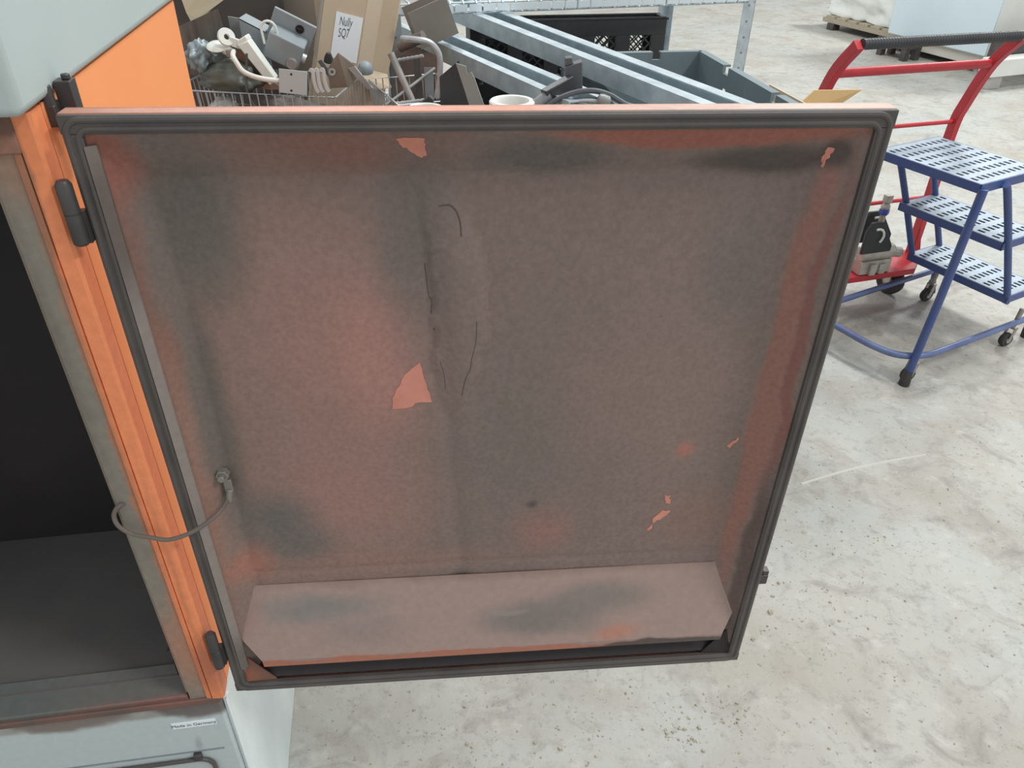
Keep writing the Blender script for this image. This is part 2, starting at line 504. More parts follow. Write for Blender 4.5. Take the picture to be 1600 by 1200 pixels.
# door post: flat sooty landing strip and orange ridges, one folded profile
b = B()
prof = [(-0.043, 0.010), (-0.043, 0.0), (-0.019, 0.0), (-0.0185, -0.003), (-0.012, -0.004), (-0.0115, -0.0015), (-0.0105, -0.0015), (-0.010, -0.0045), (0.004, -0.005), (0.007, -0.002), (0.007, 0.024), (-0.043, 0.024)]
for (z0, z1) in ((0.546, 1.408),):
    v0 = [b.bm.verts.new((x, y, z0)) for (x, y) in prof]; v1 = [b.bm.verts.new((x, y, z1)) for (x, y) in prof]
    for i in range(len(prof)):
        j = (i + 1) % len(prof)
        b.bm.faces.new([v0[i], v0[j], v1[j], v1[i]])
    b.bm.faces.new(v0); b.bm.faces.new(list(reversed(v1)))
obj('door_post', b, M_ORANGE_POST, MACH, smooth=20)
M_LANDING = stain_mat('sooty_landing', srgb(136, 128, 116),
    [((-0.02, 0, 0.95), (0.006, 0.05, 0.5), srgb(190, 115, 80), 0.7, 0.9),
     ((0, 0, 0.66), (0.1, 0.05, 0.14), srgb(188, 122, 92), 0.65, 0.9),
     ((0, 0, 1.36), (0.1, 0.05, 0.06), srgb(160, 118, 95), 0.7, 0.9),
     ((-0.04, 0, 1.15), (0.012, 0.05, 0.3), srgb(110, 104, 94), 0.6, 0.9)], rough=0.55, warp=0.008, wscale=30, grain=0.08, bump=0.1)
b = B(); b.bb((-0.0425, -0.0012, 0.546), (-0.0195, 0.004, 1.385))
obj('landing_strip', b, M_LANDING, MACH)
b = B(); b.bb((-0.047, 0.003, 0.56), (-0.043, 0.05, 1.385))
obj('post_return', b, M_LANDING, MACH)
# lintel under the hood
b = B(); b.bb((-0.95, -0.006, 1.372), (-0.010, 0.024, 1.409))
obj('lintel', b, stain_mat('lintel_brown', srgb(150, 108, 90), [((-0.04, 0, 1.40), (0.2, 0.1, 0.016), srgb(98, 70, 62), 0.8, 0.5)], warp=0.01, grain=0.08), MACH, bevel=0.002)  # brown, darker along the upper part
b = B(); b.bb((-0.95, 0.0, 1.345), (-0.0425, 0.006, 1.374))
obj('lintel_landing', b, M_LANDING, MACH)
# hood
b = B(); b.bb((-0.95, -0.034, 1.41), (0.013, 0.64, 2.05))
obj('hood', b, M_HOOD, MACH, bevel=0.009, bseg=4)
# chamber lining
b = B()
b.bb((-0.92, 0.36, 0.56), (-0.046, 0.37, 1.36))
b.bb((-0.93, 0.02, 0.56), (-0.92, 0.37, 1.36))
b.bb((-0.052, 0.05, 0.56), (-0.046, 0.37, 1.36))
b.bb((-0.92, 0.02, 1.355), (-0.046, 0.37, 1.365))
obj('chamber_lining', b, M_DARK, MACH, smooth=0)
b = B(); b.bb((-0.92, 0.03, 0.552), (-0.05, 0.36, 0.566))
obj('chamber_floor', b, mat('sooty_chamber_floor', srgb(112, 108, 105), 0.75, col2=srgb(94, 92, 90), scale=5, amt=0.7), MACH, smooth=0)
# dark baffle added for the diagonal shadow at the left inside the chamber
b = B()
b.plate([(-0.92, 0.16, 0.566), (-0.45, 0.36, 0.566), (-0.40, 0.36, 0.70), (-0.40, 0.36, 1.30), (-0.92, 0.10, 1.30)], 0.01, (-0.3, 0.9, 0))
obj('shadow_plate', b, M_DARK, MACH, smooth=0)
b = B(); b.plate([(-0.92, 0.06, 0.70), (-0.62, 0.15, 0.74), (-0.66, 0.14, 1.0), (-0.92, 0.07, 1.06)], 0.008, (-0.2, 0.9, 0))
obj('shield_plate', b, mat('dull_shield', srgb(82, 82, 78), 0.7), MACH, smooth=0)
# door sill: sooty ledge sloping to the front, with a rusty lip
b = B()
b.hexa([(-0.93, 0.0, 0.545), (-0.045, 0.0, 0.545), (-0.045, 0.055, 0.545), (-0.93, 0.055, 0.545), (-0.93, 0.0, 0.555), (-0.045, 0.0, 0.555), (-0.062, 0.05, 0.571), (-0.93, 0.05, 0.571)])
obj('sill', b, stain_mat('sooty_sill', srgb(104, 102, 97), [((-0.3, 0.03, 0.57), (0.12, 0.08, 0.06), srgb(92, 100, 98), 0.7, 0.9), ((-0.1, 0.0, 0.55), (0.14, 0.012, 0.02), srgb(140, 90, 78), 0.7, 0.8)], warp=0.01, grain=0.06), MACH, bevel=0.002)
b = B(); b.bb((-0.95, -0.005, 0.536), (-0.0, 0.003, 0.548))
obj('sill_lip', b, mat('sill_lip_soot', srgb(96, 82, 76), 0.6, col2=srgb(140, 92, 78), scale=14, amt=0.7), MACH, bevel=0.002)
b = B(); b.plate([(-0.075, 0.05, 0.60), (-0.05, 0.05, 0.60), (-0.05, 0.05, 0.645)], 0.004, (0, 1, 0)); b.bb((-0.062, 0.03, 0.566), (-0.048, 0.05, 0.60))
obj('sill_bracket', b, M_DARK, MACH, smooth=0)
# hinges
def hinge(z0, z1, x=0.0165, y=-0.008, r=0.0075):
    b = B()
    mid = z0 + (z1 - z0) * 0.5
    b.lathe([(r * 0.8, z0), (r, z0 + 0.002), (r, mid - 0.001), (r * 0.9, mid - 0.0005), (r * 0.9, mid + 0.0005), (r, mid + 0.001), (r, z1 - 0.004), (r * 0.7, z1)], (x, y, 0), seg=20)
    b.bb((x - 0.002, y + 0.002, z0), (x + 0.009, y + 0.012, mid))
    return obj('hinge', b, M_BLACK_METAL, MACH)
hinge(1.285, 1.348)
hinge(0.625, 0.700)
b = B(); b.bb((0.014, 0.045, 1.37), (0.029, 0.062, 1.422)); b.cyl((0.024, 0.053, 1.422), (0.024, 0.053, 1.427), 0.004, 12)
b.bb((0.003, 0.03, 1.385), (0.015, 0.055, 1.404)); b.cyl((0.0085, 0.037, 1.39), (0.0085, 0.037, 1.421), 0.0075, 14, 0.006)
obj('hinge_bracket', b, M_BLACK_METAL, MACH, bevel=0.001)

# ---- door (local: x along the door, y away from the viewer, z up)
h0 = Vector((-0.409, 0.69, 0.0))
loc = Matrix.Rotation(-MA, 3, 'Z') @ (h0 - MC)
DW, DZ0, DZ1, DT = 0.78, 0.547, 1.404, 0.023
b = B()
for (x0, x1, z0, z1) in ((0, DW, DZ1 - 0.030, DZ1), (0, DW, DZ0, DZ0 + 0.030), (0, 0.030, DZ0 + 0.030, DZ1 - 0.030), (DW - 0.030, DW, DZ0 + 0.030, DZ1 - 0.030)):
    b.bb((x0, DT - 0.003, z0), (x1, DT, z1))
b.bb((0, 0.003, DZ1 - 0.003), (DW, DT - 0.003, DZ1))
b.bb((0, 0.003, DZ0), (DW, DT - 0.003, DZ0 + 0.003))
b.bb((0, 0.003, DZ0 + 0.003), (0.003, DT - 0.003, DZ1 - 0.003))
b.bb((DW - 0.003, 0.003, DZ0 + 0.003), (DW, DT - 0.003, DZ1 - 0.003))
M_SHELL = stain_mat('door_shell_paint', srgb(208, 146, 126),
    [((0.66, 0.02, 1.404), (0.26, 0.1, 0.02), srgb(206, 190, 180), 0.9, 0.9), ((0.06, 0.02, 1.404), (0.14, 0.1, 0.02), srgb(165, 118, 100), 0.8, 0.9)],
    rough=0.55, grain=0.06, noise_col=srgb(204, 158, 144))
DOOR = obj('door', b, M_SHELL, MACH, loc=loc, rotz=radians(5.3) - MA, bevel=0.0012)
b = B()
b.bb((0.030, 0.040, DZ0 + 0.030), (DW - 0.030, 0.043, DZ1 - 0.030))
b.bb((0.027, DT, DZ0 + 0.027), (0.030, 0.043, DZ1 - 0.027)); b.bb((DW - 0.030, DT, DZ0 + 0.027), (DW - 0.027, 0.043, DZ1 - 0.027))
b.bb((0.027, DT, DZ0 + 0.027), (DW - 0.027, 0.043, DZ0 + 0.030)); b.bb((0.027, DT, DZ1 - 0.030), (DW - 0.027, 0.043, DZ1 - 0.027))
obj('outer_cover', b, M_HOOD, DOOR, bevel=0.001)  # unseen back given grey, not orange, to keep its bounced light neutral
# rim flange and rubber seal with two beads
b = B()
RW = 0.0180
for (x0, x1, z0, z1) in ((0.0, DW, DZ1 - RW, DZ1 - 0.001), (0.0, DW, DZ0 + 0.001, DZ0 + RW), (0.001, RW, DZ0 + RW, DZ1 - RW), (DW - RW, DW - 0.001, DZ0 + RW, DZ1 - RW)):
    b.bb((x0, -0.001, z0), (x1, 0.006, z1))
obj('rim', b, M_GASKET, DOOR, bevel=0.001)
b = B()
def ring(off, r, rr, y):
    b.tube(rounded_rect(off, DW - off, DZ0 + off, DZ1 - off, rr, y), r, 10, closed=True)
ring(0.0050, 0.0036, 0.014, 0.0004)
ring(0.0135, 0.0034, 0.012, 0.0008)
obj('seal', b, M_GASKET, DOOR, label='black rubber door seal')
# pale inner lip down the hinge side
b = B(); b.hexa([(0.017, -0.002, 0.60), (0.026, 0.004, 0.60), (0.026, 0.007, 0.60), (0.017, 0.001, 0.60), (0.017, -0.002, 1.375), (0.026, 0.004, 1.375), (0.026, 0.007, 1.375), (0.017, 0.001, 1.375)])
obj('inner_lip', b, stain_mat('lip_steel', srgb(142, 130, 124), [((0.02, 0, 1.30), (0.05, 0.05, 0.12), srgb(96, 84, 78), 0.85, 0.8), ((0.02, 0, 0.62), (0.05, 0.05, 0.08), srgb(95, 88, 82), 0.8, 0.8)], rough=0.4, warp=0.01, grain=0.06), DOOR)
# pressed liner: recessed pan with sloped borders, a buckled seam down the middle
def liner_depth(s, z):
    DEP = 0.035
    e = min((s - 0.019) / 0.036, (DW - 0.019 - s) / 0.042, (DZ1 - 0.019 - z) / 0.052, 1.0)
    e = max(0.0, e)
    t = 0.004 + (DEP - 0.004) * e
    # waviness of the thin sheet
    t += 0.0022 * noise.noise(Vector((s * 4.0, z * 3.0, 0.3))) * e + 0.0007 * noise.noise(Vector((s * 22, z * 22, 5.1))) * e
    # buckle: a lens-shaped blister with lifted edges
    zc = 1.185
    k = (z - zc) / 0.165
    if abs(k) < 1:
        w = 0.030 * (1 - k * k) ** 0.6
        cx = 0.345 + 0.010 * sin(z * 17) - 0.010 * k + 0.003 * noise.noise(Vector((z * 40, 1.0, 2.0)))
        q = (s - cx) / max(w, 1e-4)
        if -1.0 < q < 1.0:
            lift = 0.0085 * (1 - k * k) * (1 - 0.45 * q * q)
            t -= lift * e
    # long soft fold below and above it
    t += 0.0025 * math.exp(-((s - 0.335 - 0.03 * (1.05 - z)) / 0.012) ** 2) * e * (1 if z < 1.25 else 0.3)
    # horizontal crease over the deflector
    t += 0.0015 * math.exp(-((z - 0.766) / 0.004) ** 2) * e
    return t
b = B()
NX, NZ = 170, 180
s0, s1, zz0, zz1 = 0.0165, DW - 0.0165, 0.575, DZ1 - 0.0165
rows = []
for j in range(NZ + 1):
    z = zz0 + (zz1 - zz0) * j / NZ
    rows.append([b.bm.verts.new((s0 + (s1 - s0) * i / NX, liner_depth(s0 + (s1 - s0) * i / NX, z), z)) for i in range(NX + 1)])
for j in range(NZ):
    for i in range(NX):
        b.bm.faces.new([rows[j][i], rows[j][i + 1], rows[j + 1][i + 1], rows[j + 1][i]])
GREY = srgb(127, 110, 103); GREEN = srgb(101, 96, 89); RUST = srgb(160, 122, 112); PINK = srgb(176, 128, 118); RED = srgb(158, 94, 78); SOOT = srgb(80, 72, 68); TAUPE = srgb(140, 118, 110)
blobs = [
    ((0.155, 0.03, 0.98), (0.185, 1, 0.42), srgb(144, 117, 106), 0.7, 0.30),
    ((0.20, 0.03, 1.12), (0.15, 1, 0.24), RUST, 0.7, 0.9),
    ((0.25, 0.03, 1.10), (0.07, 1, 0.16), PINK, 0.7, 0.9),
    ((0.19, 0.03, 0.90), (0.16, 1, 0.16), RUST, 0.7, 0.9),
    ((0.24, 0.03, 1.37), (0.16, 1, 0.06), srgb(140, 92, 78), 0.6, 0.9),
    ((0.09, 0.03, 1.28), (0.07, 1, 0.14), GREEN, 0.85, 0.8),
    ((0.055, 0.03, 1.05), (0.035, 1, 0.30), GREEN, 0.8, 0.8),
    ((0.10, 0.03, 0.87), (0.08, 1, 0.07), srgb(98, 98, 94), 0.8, 0.9),
    ((0.13, 0.03, 0.82), (0.08, 1, 0.06), srgb(100, 100, 96), 0.7, 0.9),
    ((0.31, 0.03, 1.28), (0.06, 1, 0.17), srgb(110, 101, 95), 0.75, 0.9),
    ((0.42, 0.03, 1.0), (0.10, 1, 0.2), srgb(116, 106, 99), 0.6, 0.9),
    ((0.02, 0.03, 1.36), (0.05, 1, 0.07), RED, 0.8, 0.7),
    ((0.02, 0.02, 1.0), (0.022, 1, 0.5), srgb(150, 112, 98), 0.7, 0.7),
    ((0.055, 0.03, 0.79), (0.05, 1, 0.05), srgb(170, 112, 96), 0.8, 0.9),
    ((0.25, 0.03, 0.775), (0.25, 1, 0.04), srgb(150, 116, 104), 0.6, 0.9),
    ((0.46, 0.03, 0.82), (0.06, 1, 0.06), srgb(156, 112, 100), 0.6, 0.9),
    ((0.62, 0.03, 1.02), (0.13, 1, 0.25), TAUPE, 0.7, 0.9),
    ((0.68, 0.03, 0.83), (0.09, 1, 0.10), srgb(142, 112, 100), 0.65, 0.9),
    ((0.66, 0.03, 1.22), (0.07, 1, 0.12), srgb(114, 104, 97), 0.6, 0.9),
    ((0.735, 0.02, 1.05), (0.018, 1, 0.5), srgb(158, 108, 94), 0.75, 0.6),
    ((0.752, 0.02, 1.12), (0.008, 1, 0.30), srgb(140, 84, 74), 0.7, 0.6),
    ((0.758, 0.02, 0.75), (0.014, 1, 0.25), srgb(92, 74, 70), 0.8, 0.6),
    ((0.60, 0.02, 1.378), (0.22, 1, 0.018), RED, 0.85, 0.6),
    ((0.44, 0.02, 1.35), (0.10, 1, 0.03), srgb(96, 92, 88), 0.8, 0.7),
    ((0.67, 0.03, 1.348), (0.10, 1, 0.024), SOOT, 0.85, 0.6),
    ((0.735, 0.03, 1.355), (0.022, 1, 0.022), SOOT, 0.85, 0.6),
    ((0.642, 0.03, 0.958), (0.020, 1, 0.020), srgb(175, 112, 98), 0.8, 0.9),
    ((0.446, 0.03, 0.871), (0.010, 1, 0.010), SOOT, 0.75, 0.8),
    ((0.03, 0.02, 1.22), (0.02, 1, 0.2), srgb(128, 84, 70), 0.5, 0.8),
]
LINER = obj('liner', b, stain_mat('sooty_liner', GREY, blobs, rough=0.62, warp=0.022, wscale=7, grain=0.10, gscale=160, bump=0.22, bscale=60, noise_col=srgb(136, 115, 107)), DOOR, smooth=50)
# deflector plate along the bottom with cut corners and a folded lip
b = B()
zt, zb, tt, tb = 0.742, 0.618, 0.0335, -0.002
def dp(s, k):                 # k 0 top .. 1 bottom
    return (s, tt + (tb - tt) * k, zt + (zb - zt) * k)
outline = [dp(0.026, 0.0), dp(0.753, 0.0), dp(0.757, 0.30), dp(0.757, 0.66), dp(0.742, 1.0), dp(0.050, 1.0), dp(0.026, 0.70)]
b.plate(outline, 0.0012, (0, 0.5, -0.2))
nrm = Vector((0, 0.5, -0.2))
b.hexa([(0.050, tb + 0.002, 0.602), (0.742, tb + 0.002, 0.602), (0.742, tb + 0.0035, 0.602), (0.050, tb + 0.0035, 0.602),
        (0.050, tb, 0.6178), (0.742, tb, 0.6178), (0.742, tb + 0.0015, 0.6178), (0.050, tb + 0.0015, 0.6178)])
dblobs = [((0.14, 0, 0.70), (0.13, 1, 0.035), srgb(128, 126, 122), 0.8, 0.9),
          ((0.20, 0, 0.66), (0.10, 1, 0.04), srgb(142, 128, 122), 0.6, 0.9),
          ((0.46, 0, 0.662), (0.13, 1, 0.042), srgb(118, 112, 107), 0.8, 0.75),
          ((0.55, 0, 0.69), (0.12, 1, 0.04), srgb(126, 118, 112), 0.75, 0.8),
          ((0.39, 0, 0.748), (0.7, 1, 0.022), srgb(140, 116, 107), 0.85, 0.9),
          ((0.50, 0, 0.655), (0.02, 1, 0.012), srgb(140, 126, 120), 0.8, 0.5),
          ((0.41, 0, 0.675), (0.045, 1, 0.006), srgb(150, 138, 132), 0.6, 0.6),
          ((0.575, 0, 0.632), (0.05, 1, 0.02), srgb(186, 128, 106), 0.8, 0.8),
          ((0.28, 0, 0.605), (0.42, 1, 0.0145), srgb(186, 116, 92), 0.9, 0.3),
          ((0.66, 0, 0.602), (0.16, 1, 0.016), srgb(78, 66, 62), 0.9, 0.4),
          ((0.04, 0, 0.70), (0.03, 1, 0.05), srgb(165, 130, 122), 0.7, 0.9)]
obj('deflector_plate', b, stain_mat('sooty_deflector', srgb(164, 140, 131), dblobs, rough=0.55, warp=0.014, wscale=16, grain=0.05, bump=0.12), DOOR, smooth=0)
# trough in the gap under the deflector, its shade put into the dark colour
b = B(); b.hexa([(0.03, 0.008, 0.566), (0.752, 0.008, 0.566), (0.752, 0.036, 0.57), (0.03, 0.036, 0.57), (0.03, 0.007, 0.568), (0.752, 0.007, 0.568), (0.752, 0.034, 0.60), (0.03, 0.034, 0.60)])
obj('trough', b, mat('trough_shade', srgb(50, 44, 44), 0.7), DOOR, smooth=0)
# bottom corner gussets (pressed corners)
for sx in (0, 1):
    x0, x1 = (0.018, 0.062) if sx == 0 else (DW - 0.018, DW - 0.062)
    b = B(); b.plate([(x0, 0.002, 0.566), (x1, 0.004, 0.566), (x0, 0.010, 0.625)], 0.002, (0, 1, 0))
    obj('corner_gusset', b, mat('gusset_rust', srgb(120, 86, 72), 0.6, col2=srgb(160, 95, 72), scale=30, amt=0.7) if sx == 0 else M_DARK, DOOR, smooth=0)
# places where the soot has flaked off to the orange paint
M_FLAKE = mat('salmon_paint', srgb(218, 146, 126), 0.6, col2=srgb(200, 126, 108), scale=40, amt=0.6)
def flake(pts):
    b = B()
    cx = sum(p[0] for p in pts) / len(pts); cz = sum(p[1] for p in pts) / len(pts)
    ring = []
    for i in range(len(pts)):
        p, q = pts[i], pts[(i + 1) % len(pts)]
        for k in range(4):
            f = k / 4
            j = 0.0014 if k else 0.0006
            ring.append((p[0] + (q[0] - p[0]) * f + rnd.uniform(-j, j), p[1] + (q[1] - p[1]) * f + rnd.uniform(-j, j)))
    cv = b.bm.verts.new((cx, liner_depth(cx, cz) - 0.0008, cz))
    vs = [b.bm.verts.new((s, liner_depth(s, z) - 0.0006, z)) for (s, z) in ring]
    for i in range(len(vs)):
        b.bm.faces.new([cv, vs[i], vs[(i + 1) % len(vs)]])
    # thickness so that it is a chip and not a decal
    r = bmesh.ops.extrude_face_region(b.bm, geom=list(b.bm.faces))
    for v in [g for g in r['geom'] if isinstance(g, bmesh.types.BMVert)]:
        v.co.y += 0.0012
    return obj('paint_chip', b, M_FLAKE, DOOR, smooth=0)
flake([(0.3045, 1.108), (0.312, 1.075), (0.3165, 1.05), (0.300, 1.050), (0.288, 1.043), (0.268, 1.042), (0.272, 1.062), (0.287, 1.092)])
flake([(0.297, 1.377), (0.324, 1.378), (0.325, 1.371), (0.3255, 1.356), (0.318, 1.355), (0.308, 1.364), (0.300, 1.370)])
flake([(0.628, 0.878), (0.635, 0.876), (0.637, 0.862), (0.631, 0.864)])
flake([(0.627, 0.851), (0.640, 0.848), (0.628, 0.835), (0.617, 0.827), (0.616, 0.836)])
flake([(0.613, 0.820), (0.617, 0.824), (0.615, 0.813), (0.610, 0.812)])
flake([(0.727, 1.362), (0.735, 1.360), (0.734, 1.352), (0.731, 1.338), (0.728, 1.345)])
flake([(0.700, 0.962), (0.712, 0.976), (0.714, 0.972), (0.703, 0.957)])
# dark crescent where the paint has split at the top of the buckle
b = B()
b.tube(smooth_path([(s, liner_depth(s, z) + 0.0004, z) for (s, z) in ((0.335, 1.301), (0.345, 1.302), (0.352, 1.296), (0.356, 1.284), (0.357, 1.268))], 4), 0.0011, 6)
M_CRACK = mat('split_soot', srgb(96, 84, 78), 0.8)
obj('paint_crack', b, M_CRACK, DOOR)
for pts in (((0.3165, 1.235), (0.318, 1.215), (0.3195, 1.195), (0.3225, 1.188), (0.321, 1.17), (0.3235, 1.15)), ((0.372, 1.165), (0.371, 1.14), (0.366, 1.115), (0.364, 1.10), (0.358, 1.085), (0.353, 1.06)), ((0.329, 1.11), (0.333, 1.09), (0.334, 1.07))):
    b = B()
    b.tube(smooth_path([(s, liner_depth(s, z) + 0.0003, z) for (s, z) in pts], 4), 0.0007, 6)
    obj('paint_crack', b, M_CRACK, DOOR)
# earth bolt and braided strap to the post
b = B(); yb = liner_depth(0.052, 0.955)
b.cyl((0.052, yb, 0.955), (0.052, yb - 0.010, 0.955), 0.0085, 6); b.cyl((0.052, yb - 0.010, 0.955), (0.052, yb - 0.016, 0.955), 0.0045, 12)
bolt = obj('earth_bolt', b, mat('dull_bolt', srgb(150, 146, 138), 0.4, 0.5), DOOR, bevel=0.0006)
b = B(); b.box((0.056, yb - 0.007, 0.938), (0.010, 0.003, 0.020)); b.cyl((0.0565, yb - 0.007, 0.932), (0.053, yb - 0.010, 0.915), 0.0042, 10)
obj('cable_lug', b, mat('dull_bolt', (0, 0, 0, 1)), DOOR, bevel=0.0006)
# ------ earth strap, in machine coordinates
b = B()
Md = Matrix.Translation(loc) @ Matrix.Rotation(radians(5.3) - MA, 4, 'Z')
p0 = Md @ Vector((0.053, yb - 0.010, 0.918))
pts = [p0, Vector((0.068, -0.004, 0.917)), Vector((0.040, -0.014, 0.903)), Vector((0.010, -0.018, 0.896)), Vector((-0.012, -0.016, 0.901)), Vector((-0.033, -0.012, 0.906)), Vector((-0.046, -0.009, 0.918)), Vector((-0.049, -0.005, 0.931)), Vector((-0.043, -0.004, 0.943)), Vector((-0.034, -0.003, 0.948))]
b.tube(smooth_path(pts, 6), 0.0028, 10)
obj('earth_cable', b, mat('dusty_cable', srgb(112, 102, 94), 0.6), MACH, label='dusty earth cable from door to post')
# latch nub on the free edge
b = B(); b.bb((DW, 0.008, 0.716), (DW + 0.015, 0.021, 0.734)); b.bb((DW + 0.006, 0.009, 0.733), (DW + 0.015, 0.020, 0.742))
obj('latch_nub', b, M_BLACK_METAL, DOOR, bevel=0.001)
#PART2
# ------------------------------------------------------------------ work table behind the door
TA = radians(10)
TBL = thing('work_table', 'dark steel work table behind the open door, carrying the crates and baskets', 'table', (-0.2, 2.08, 0), TA)
b = B(); b.bb((-0.875, -0.41, 0.765), (0.875, 0.41, 0.80))
obj('table_top', b, mat('worn_table_top', srgb(120, 116, 112), 0.55, col2=srgb(96, 92, 90), scale=7, amt=0.7), TBL, bevel=0.003)
for sx in (-1, 1):
    for sy in (-1, 1):
        b = B(); b.bb((sx * 0.84 - 0.02, sy * 0.38 - 0.02, 0.0), (sx * 0.84 + 0.02, sy * 0.38 + 0.02, 0.765))
        obj('leg', b, M_BLACK_METAL, TBL, bevel=0.002)
for sy in (-1, 1):
    b = B(); b.bb((-0.82, sy * 0.38 - 0.012, 0.70), (0.82, sy * 0.38 + 0.012, 0.765))
    obj('apron', b, M_BLACK_METAL, TBL)

# ------------------------------------------------------------------ wire shelving behind
SA = math.atan2(0.35, 1.03)
SH = thing('wire_shelving', 'galvanised shelving unit with wire decks and slotted posts behind the crates', 'shelving', (0.8, 2.88, 0), SA)
SWd, SDp = 1.26, 0.60
def slotted_post(x, y, sx, sy):
    b = B()
    t = 0.0025
    b.bb((min(x, x + sx * 0.045), min(y, y + sy * t), 0.0), (max(x, x + sx * 0.045), max(y, y + sy * t), 1.75))
    b.bb((min(x, x + sx * t), min(y, y + sy * 0.045), 0.0), (max(x, x + sx * t), max(y, y + sy * 0.045), 1.75))
    p = obj('post', b, M_GALV, SH, smooth=0)
    # slot holes as dark inset pellets through both flanges
    b = B()
    for k in range(34):
        z = 0.04 + k * 0.05
        b.cyl((x + sx * 0.024, y - 0.0008, z), (x + sx * 0.024, y + sy * t + 0.0008, z), 0.004, 8)
        b.cyl((x - 0.0008, y + sy * 0.024, z + 0.025), (x + sx * t + 0.0008, y + sy * 0.024, z + 0.025), 0.004, 8)
    o = obj('post_slots', b, mat('slot_dark', srgb(120, 130, 136), 0.6), p, smooth=0)
    o['kind'] = 'stuff'
for (x, sx) in ((0.0, -1), (-SWd, 1)):
    for (y, sy) in ((0.0, 1), (SDp, -1)):
        slotted_post(x, y, sx, sy)
wire_src = None
def wire_shelf(z):
    global wire_src
    b = B()
    for y in (0.004, SDp - 0.004):
        b.bb((-SWd + 0.004, y - 0.002, z - 0.030), (-0.004, y + 0.002, z - 0.024))
        b.tube([(-SWd + 0.004, y, z), (-0.004, y, z)], 0.003, 8)
        b.tube([(-SWd + 0.004, y, z - 0.028), (-0.004, y, z - 0.028)], 0.003, 8)
    for x in (-0.006, -SWd + 0.006):
        b.tube([(x, 0.0, z - 0.004), (x, SDp, z - 0.004)], 0.004, 8)
        b.tube([(x, 0.0, z - 0.028), (x, SDp, z - 0.028)], 0.003, 8)
    fr = obj('shelf_frame', b, M_GALV, SH)
    for x in [-SWd * k / 4 for k in range(1, 4)]:
        b = B(); b.tube([(x, 0.0, z - 0.010), (x, SDp, z - 0.010)], 0.004, 8)
        obj('cross_brace', b, M_GALV, fr)
    n = 30
    for k in range(n):
        x = -SWd + 0.03 + (SWd - 0.06) * k / (n - 1)
        if wire_src is None:
            b = B(); b.tube([(0, -0.002, -0.028), (0, -0.002, -0.002), (0, 0.004, 0.004), (0, SDp - 0.004, 0.004), (0, SDp + 0.002, -0.002), (0, SDp + 0.002, -0.028)], 0.0033, 7)
            wire_src = obj('wire', b, M_GALV, fr, loc=(x, 0, z))
        else:
            again(wire_src, (x, 0, z), fr)
    # front truss strips
    return fr
wire_shelf(1.228)
wire_shelf(0.83)
b = B()
n = 27
for k in range(n):
    x0 = -SWd + 0.03 + (SWd - 0.06) * k / n
    b.bb((x0 + 0.003, -0.005, 1.204), (x0 + (SWd - 0.06) / n - 0.003, -0.003, 1.224))
fp = obj('front_strip', b, mat('bright_zinc', srgb(226, 236, 240), 0.4, 0.2), SH, smooth=0)

# ------------------------------------------------------------------ black lattice crate on the lower shelf
CA = radians(12.5)
BC = thing('lattice_crate', 'narrow black plastic crate with diamond lattice windows on the wire shelving', 'crate', (0.505, 2.862, 0.838), CA)
CWd, CDp, CHt = 0.68, 0.09, 0.312
def lattice_wall(x0, x1, y, z0, z1, along='x', windows=5, solid=0):
    b = B()
    L = x1 - x0
    def P(u, z, d): return (x0 + u, y + d, z) if along == 'x' else (y + d, x0 + u, z)
    def slab(u0, u1, za, zb, d=0.012):
        p, q = P(u0, za, 0), P(u1, zb, d)
        b.bb((min(p[0], q[0]), min(p[1], q[1]), za), (max(p[0], q[0]), max(p[1], q[1]), zb))
    slab(0, L, z1 - 0.055, z1); slab(0, L, z0, z0 + 0.03)
    pw = 0.05
    ww = (L - pw * (windows + 1)) / windows
    for k in range(windows + 1):
        slab(k * (ww + pw), k * (ww + pw) + pw, z0 + 0.03, z1 - 0.055)
    slab(-0.006, L + 0.006, z1 - 0.008, z1, 0.018)
    o = obj('wall', b, M_BLACK, BC, bevel=0.0015)
    b = B()
    for k in range(windows):
        u0 = pw + k * (ww + pw); u1 = u0 + ww; za, zb = z0 + 0.03, z1 - 0.055
        step = 0.033
        H = zb - za
        c = -H
        while c < ww:
            for sgn in (0, 1):
                a0 = max(0, c); a1 = min(ww, c + H)
                if a1 - a0 > 0.004:
                    if sgn == 0: pa, pb = P(u0 + a0, za + a0 - c, 0.006), P(u0 + a1, za + a1 - c, 0.006)
                    else: pa, pb = P(u1 - a0, za + a0 - c, 0.006), P(u1 - a1, za + a1 - c, 0.006)
                    b.bar(pa, pb, 0.004, 0.005, up=(0, 1, 0) if along == 'x' else (1, 0, 0))
            c += step
    if solid:
        q = B(); q.bb((x0 + 0.01, y + 0.002, z0 + 0.02), (x0 + L * solid, y + 0.005, z1 - 0.04)); obj('blank_panel', q, M_BLACK, o)
    g = obj('lattice', b, M_BLACK, o, smooth=0)
    g['kind'] = 'stuff'
lattice_wall(-CWd, 0.0, 0.0, 0.0, CHt)
lattice_wall(-CWd, 0.0, CDp - 0.012, 0.0, CHt, solid=0.58)
for xx in (-0.012, -CWd):
    b = B(); b.bb((xx, 0.012, 0.0), (xx + 0.012, CDp - 0.012, CHt)); obj('end_wall', b, M_BLACK, BC, bevel=0.0015)
b = B(); b.bb((-CWd, 0, 0), (0, CDp, 0.006))
obj('crate_bottom', b, M_BLACK, BC)

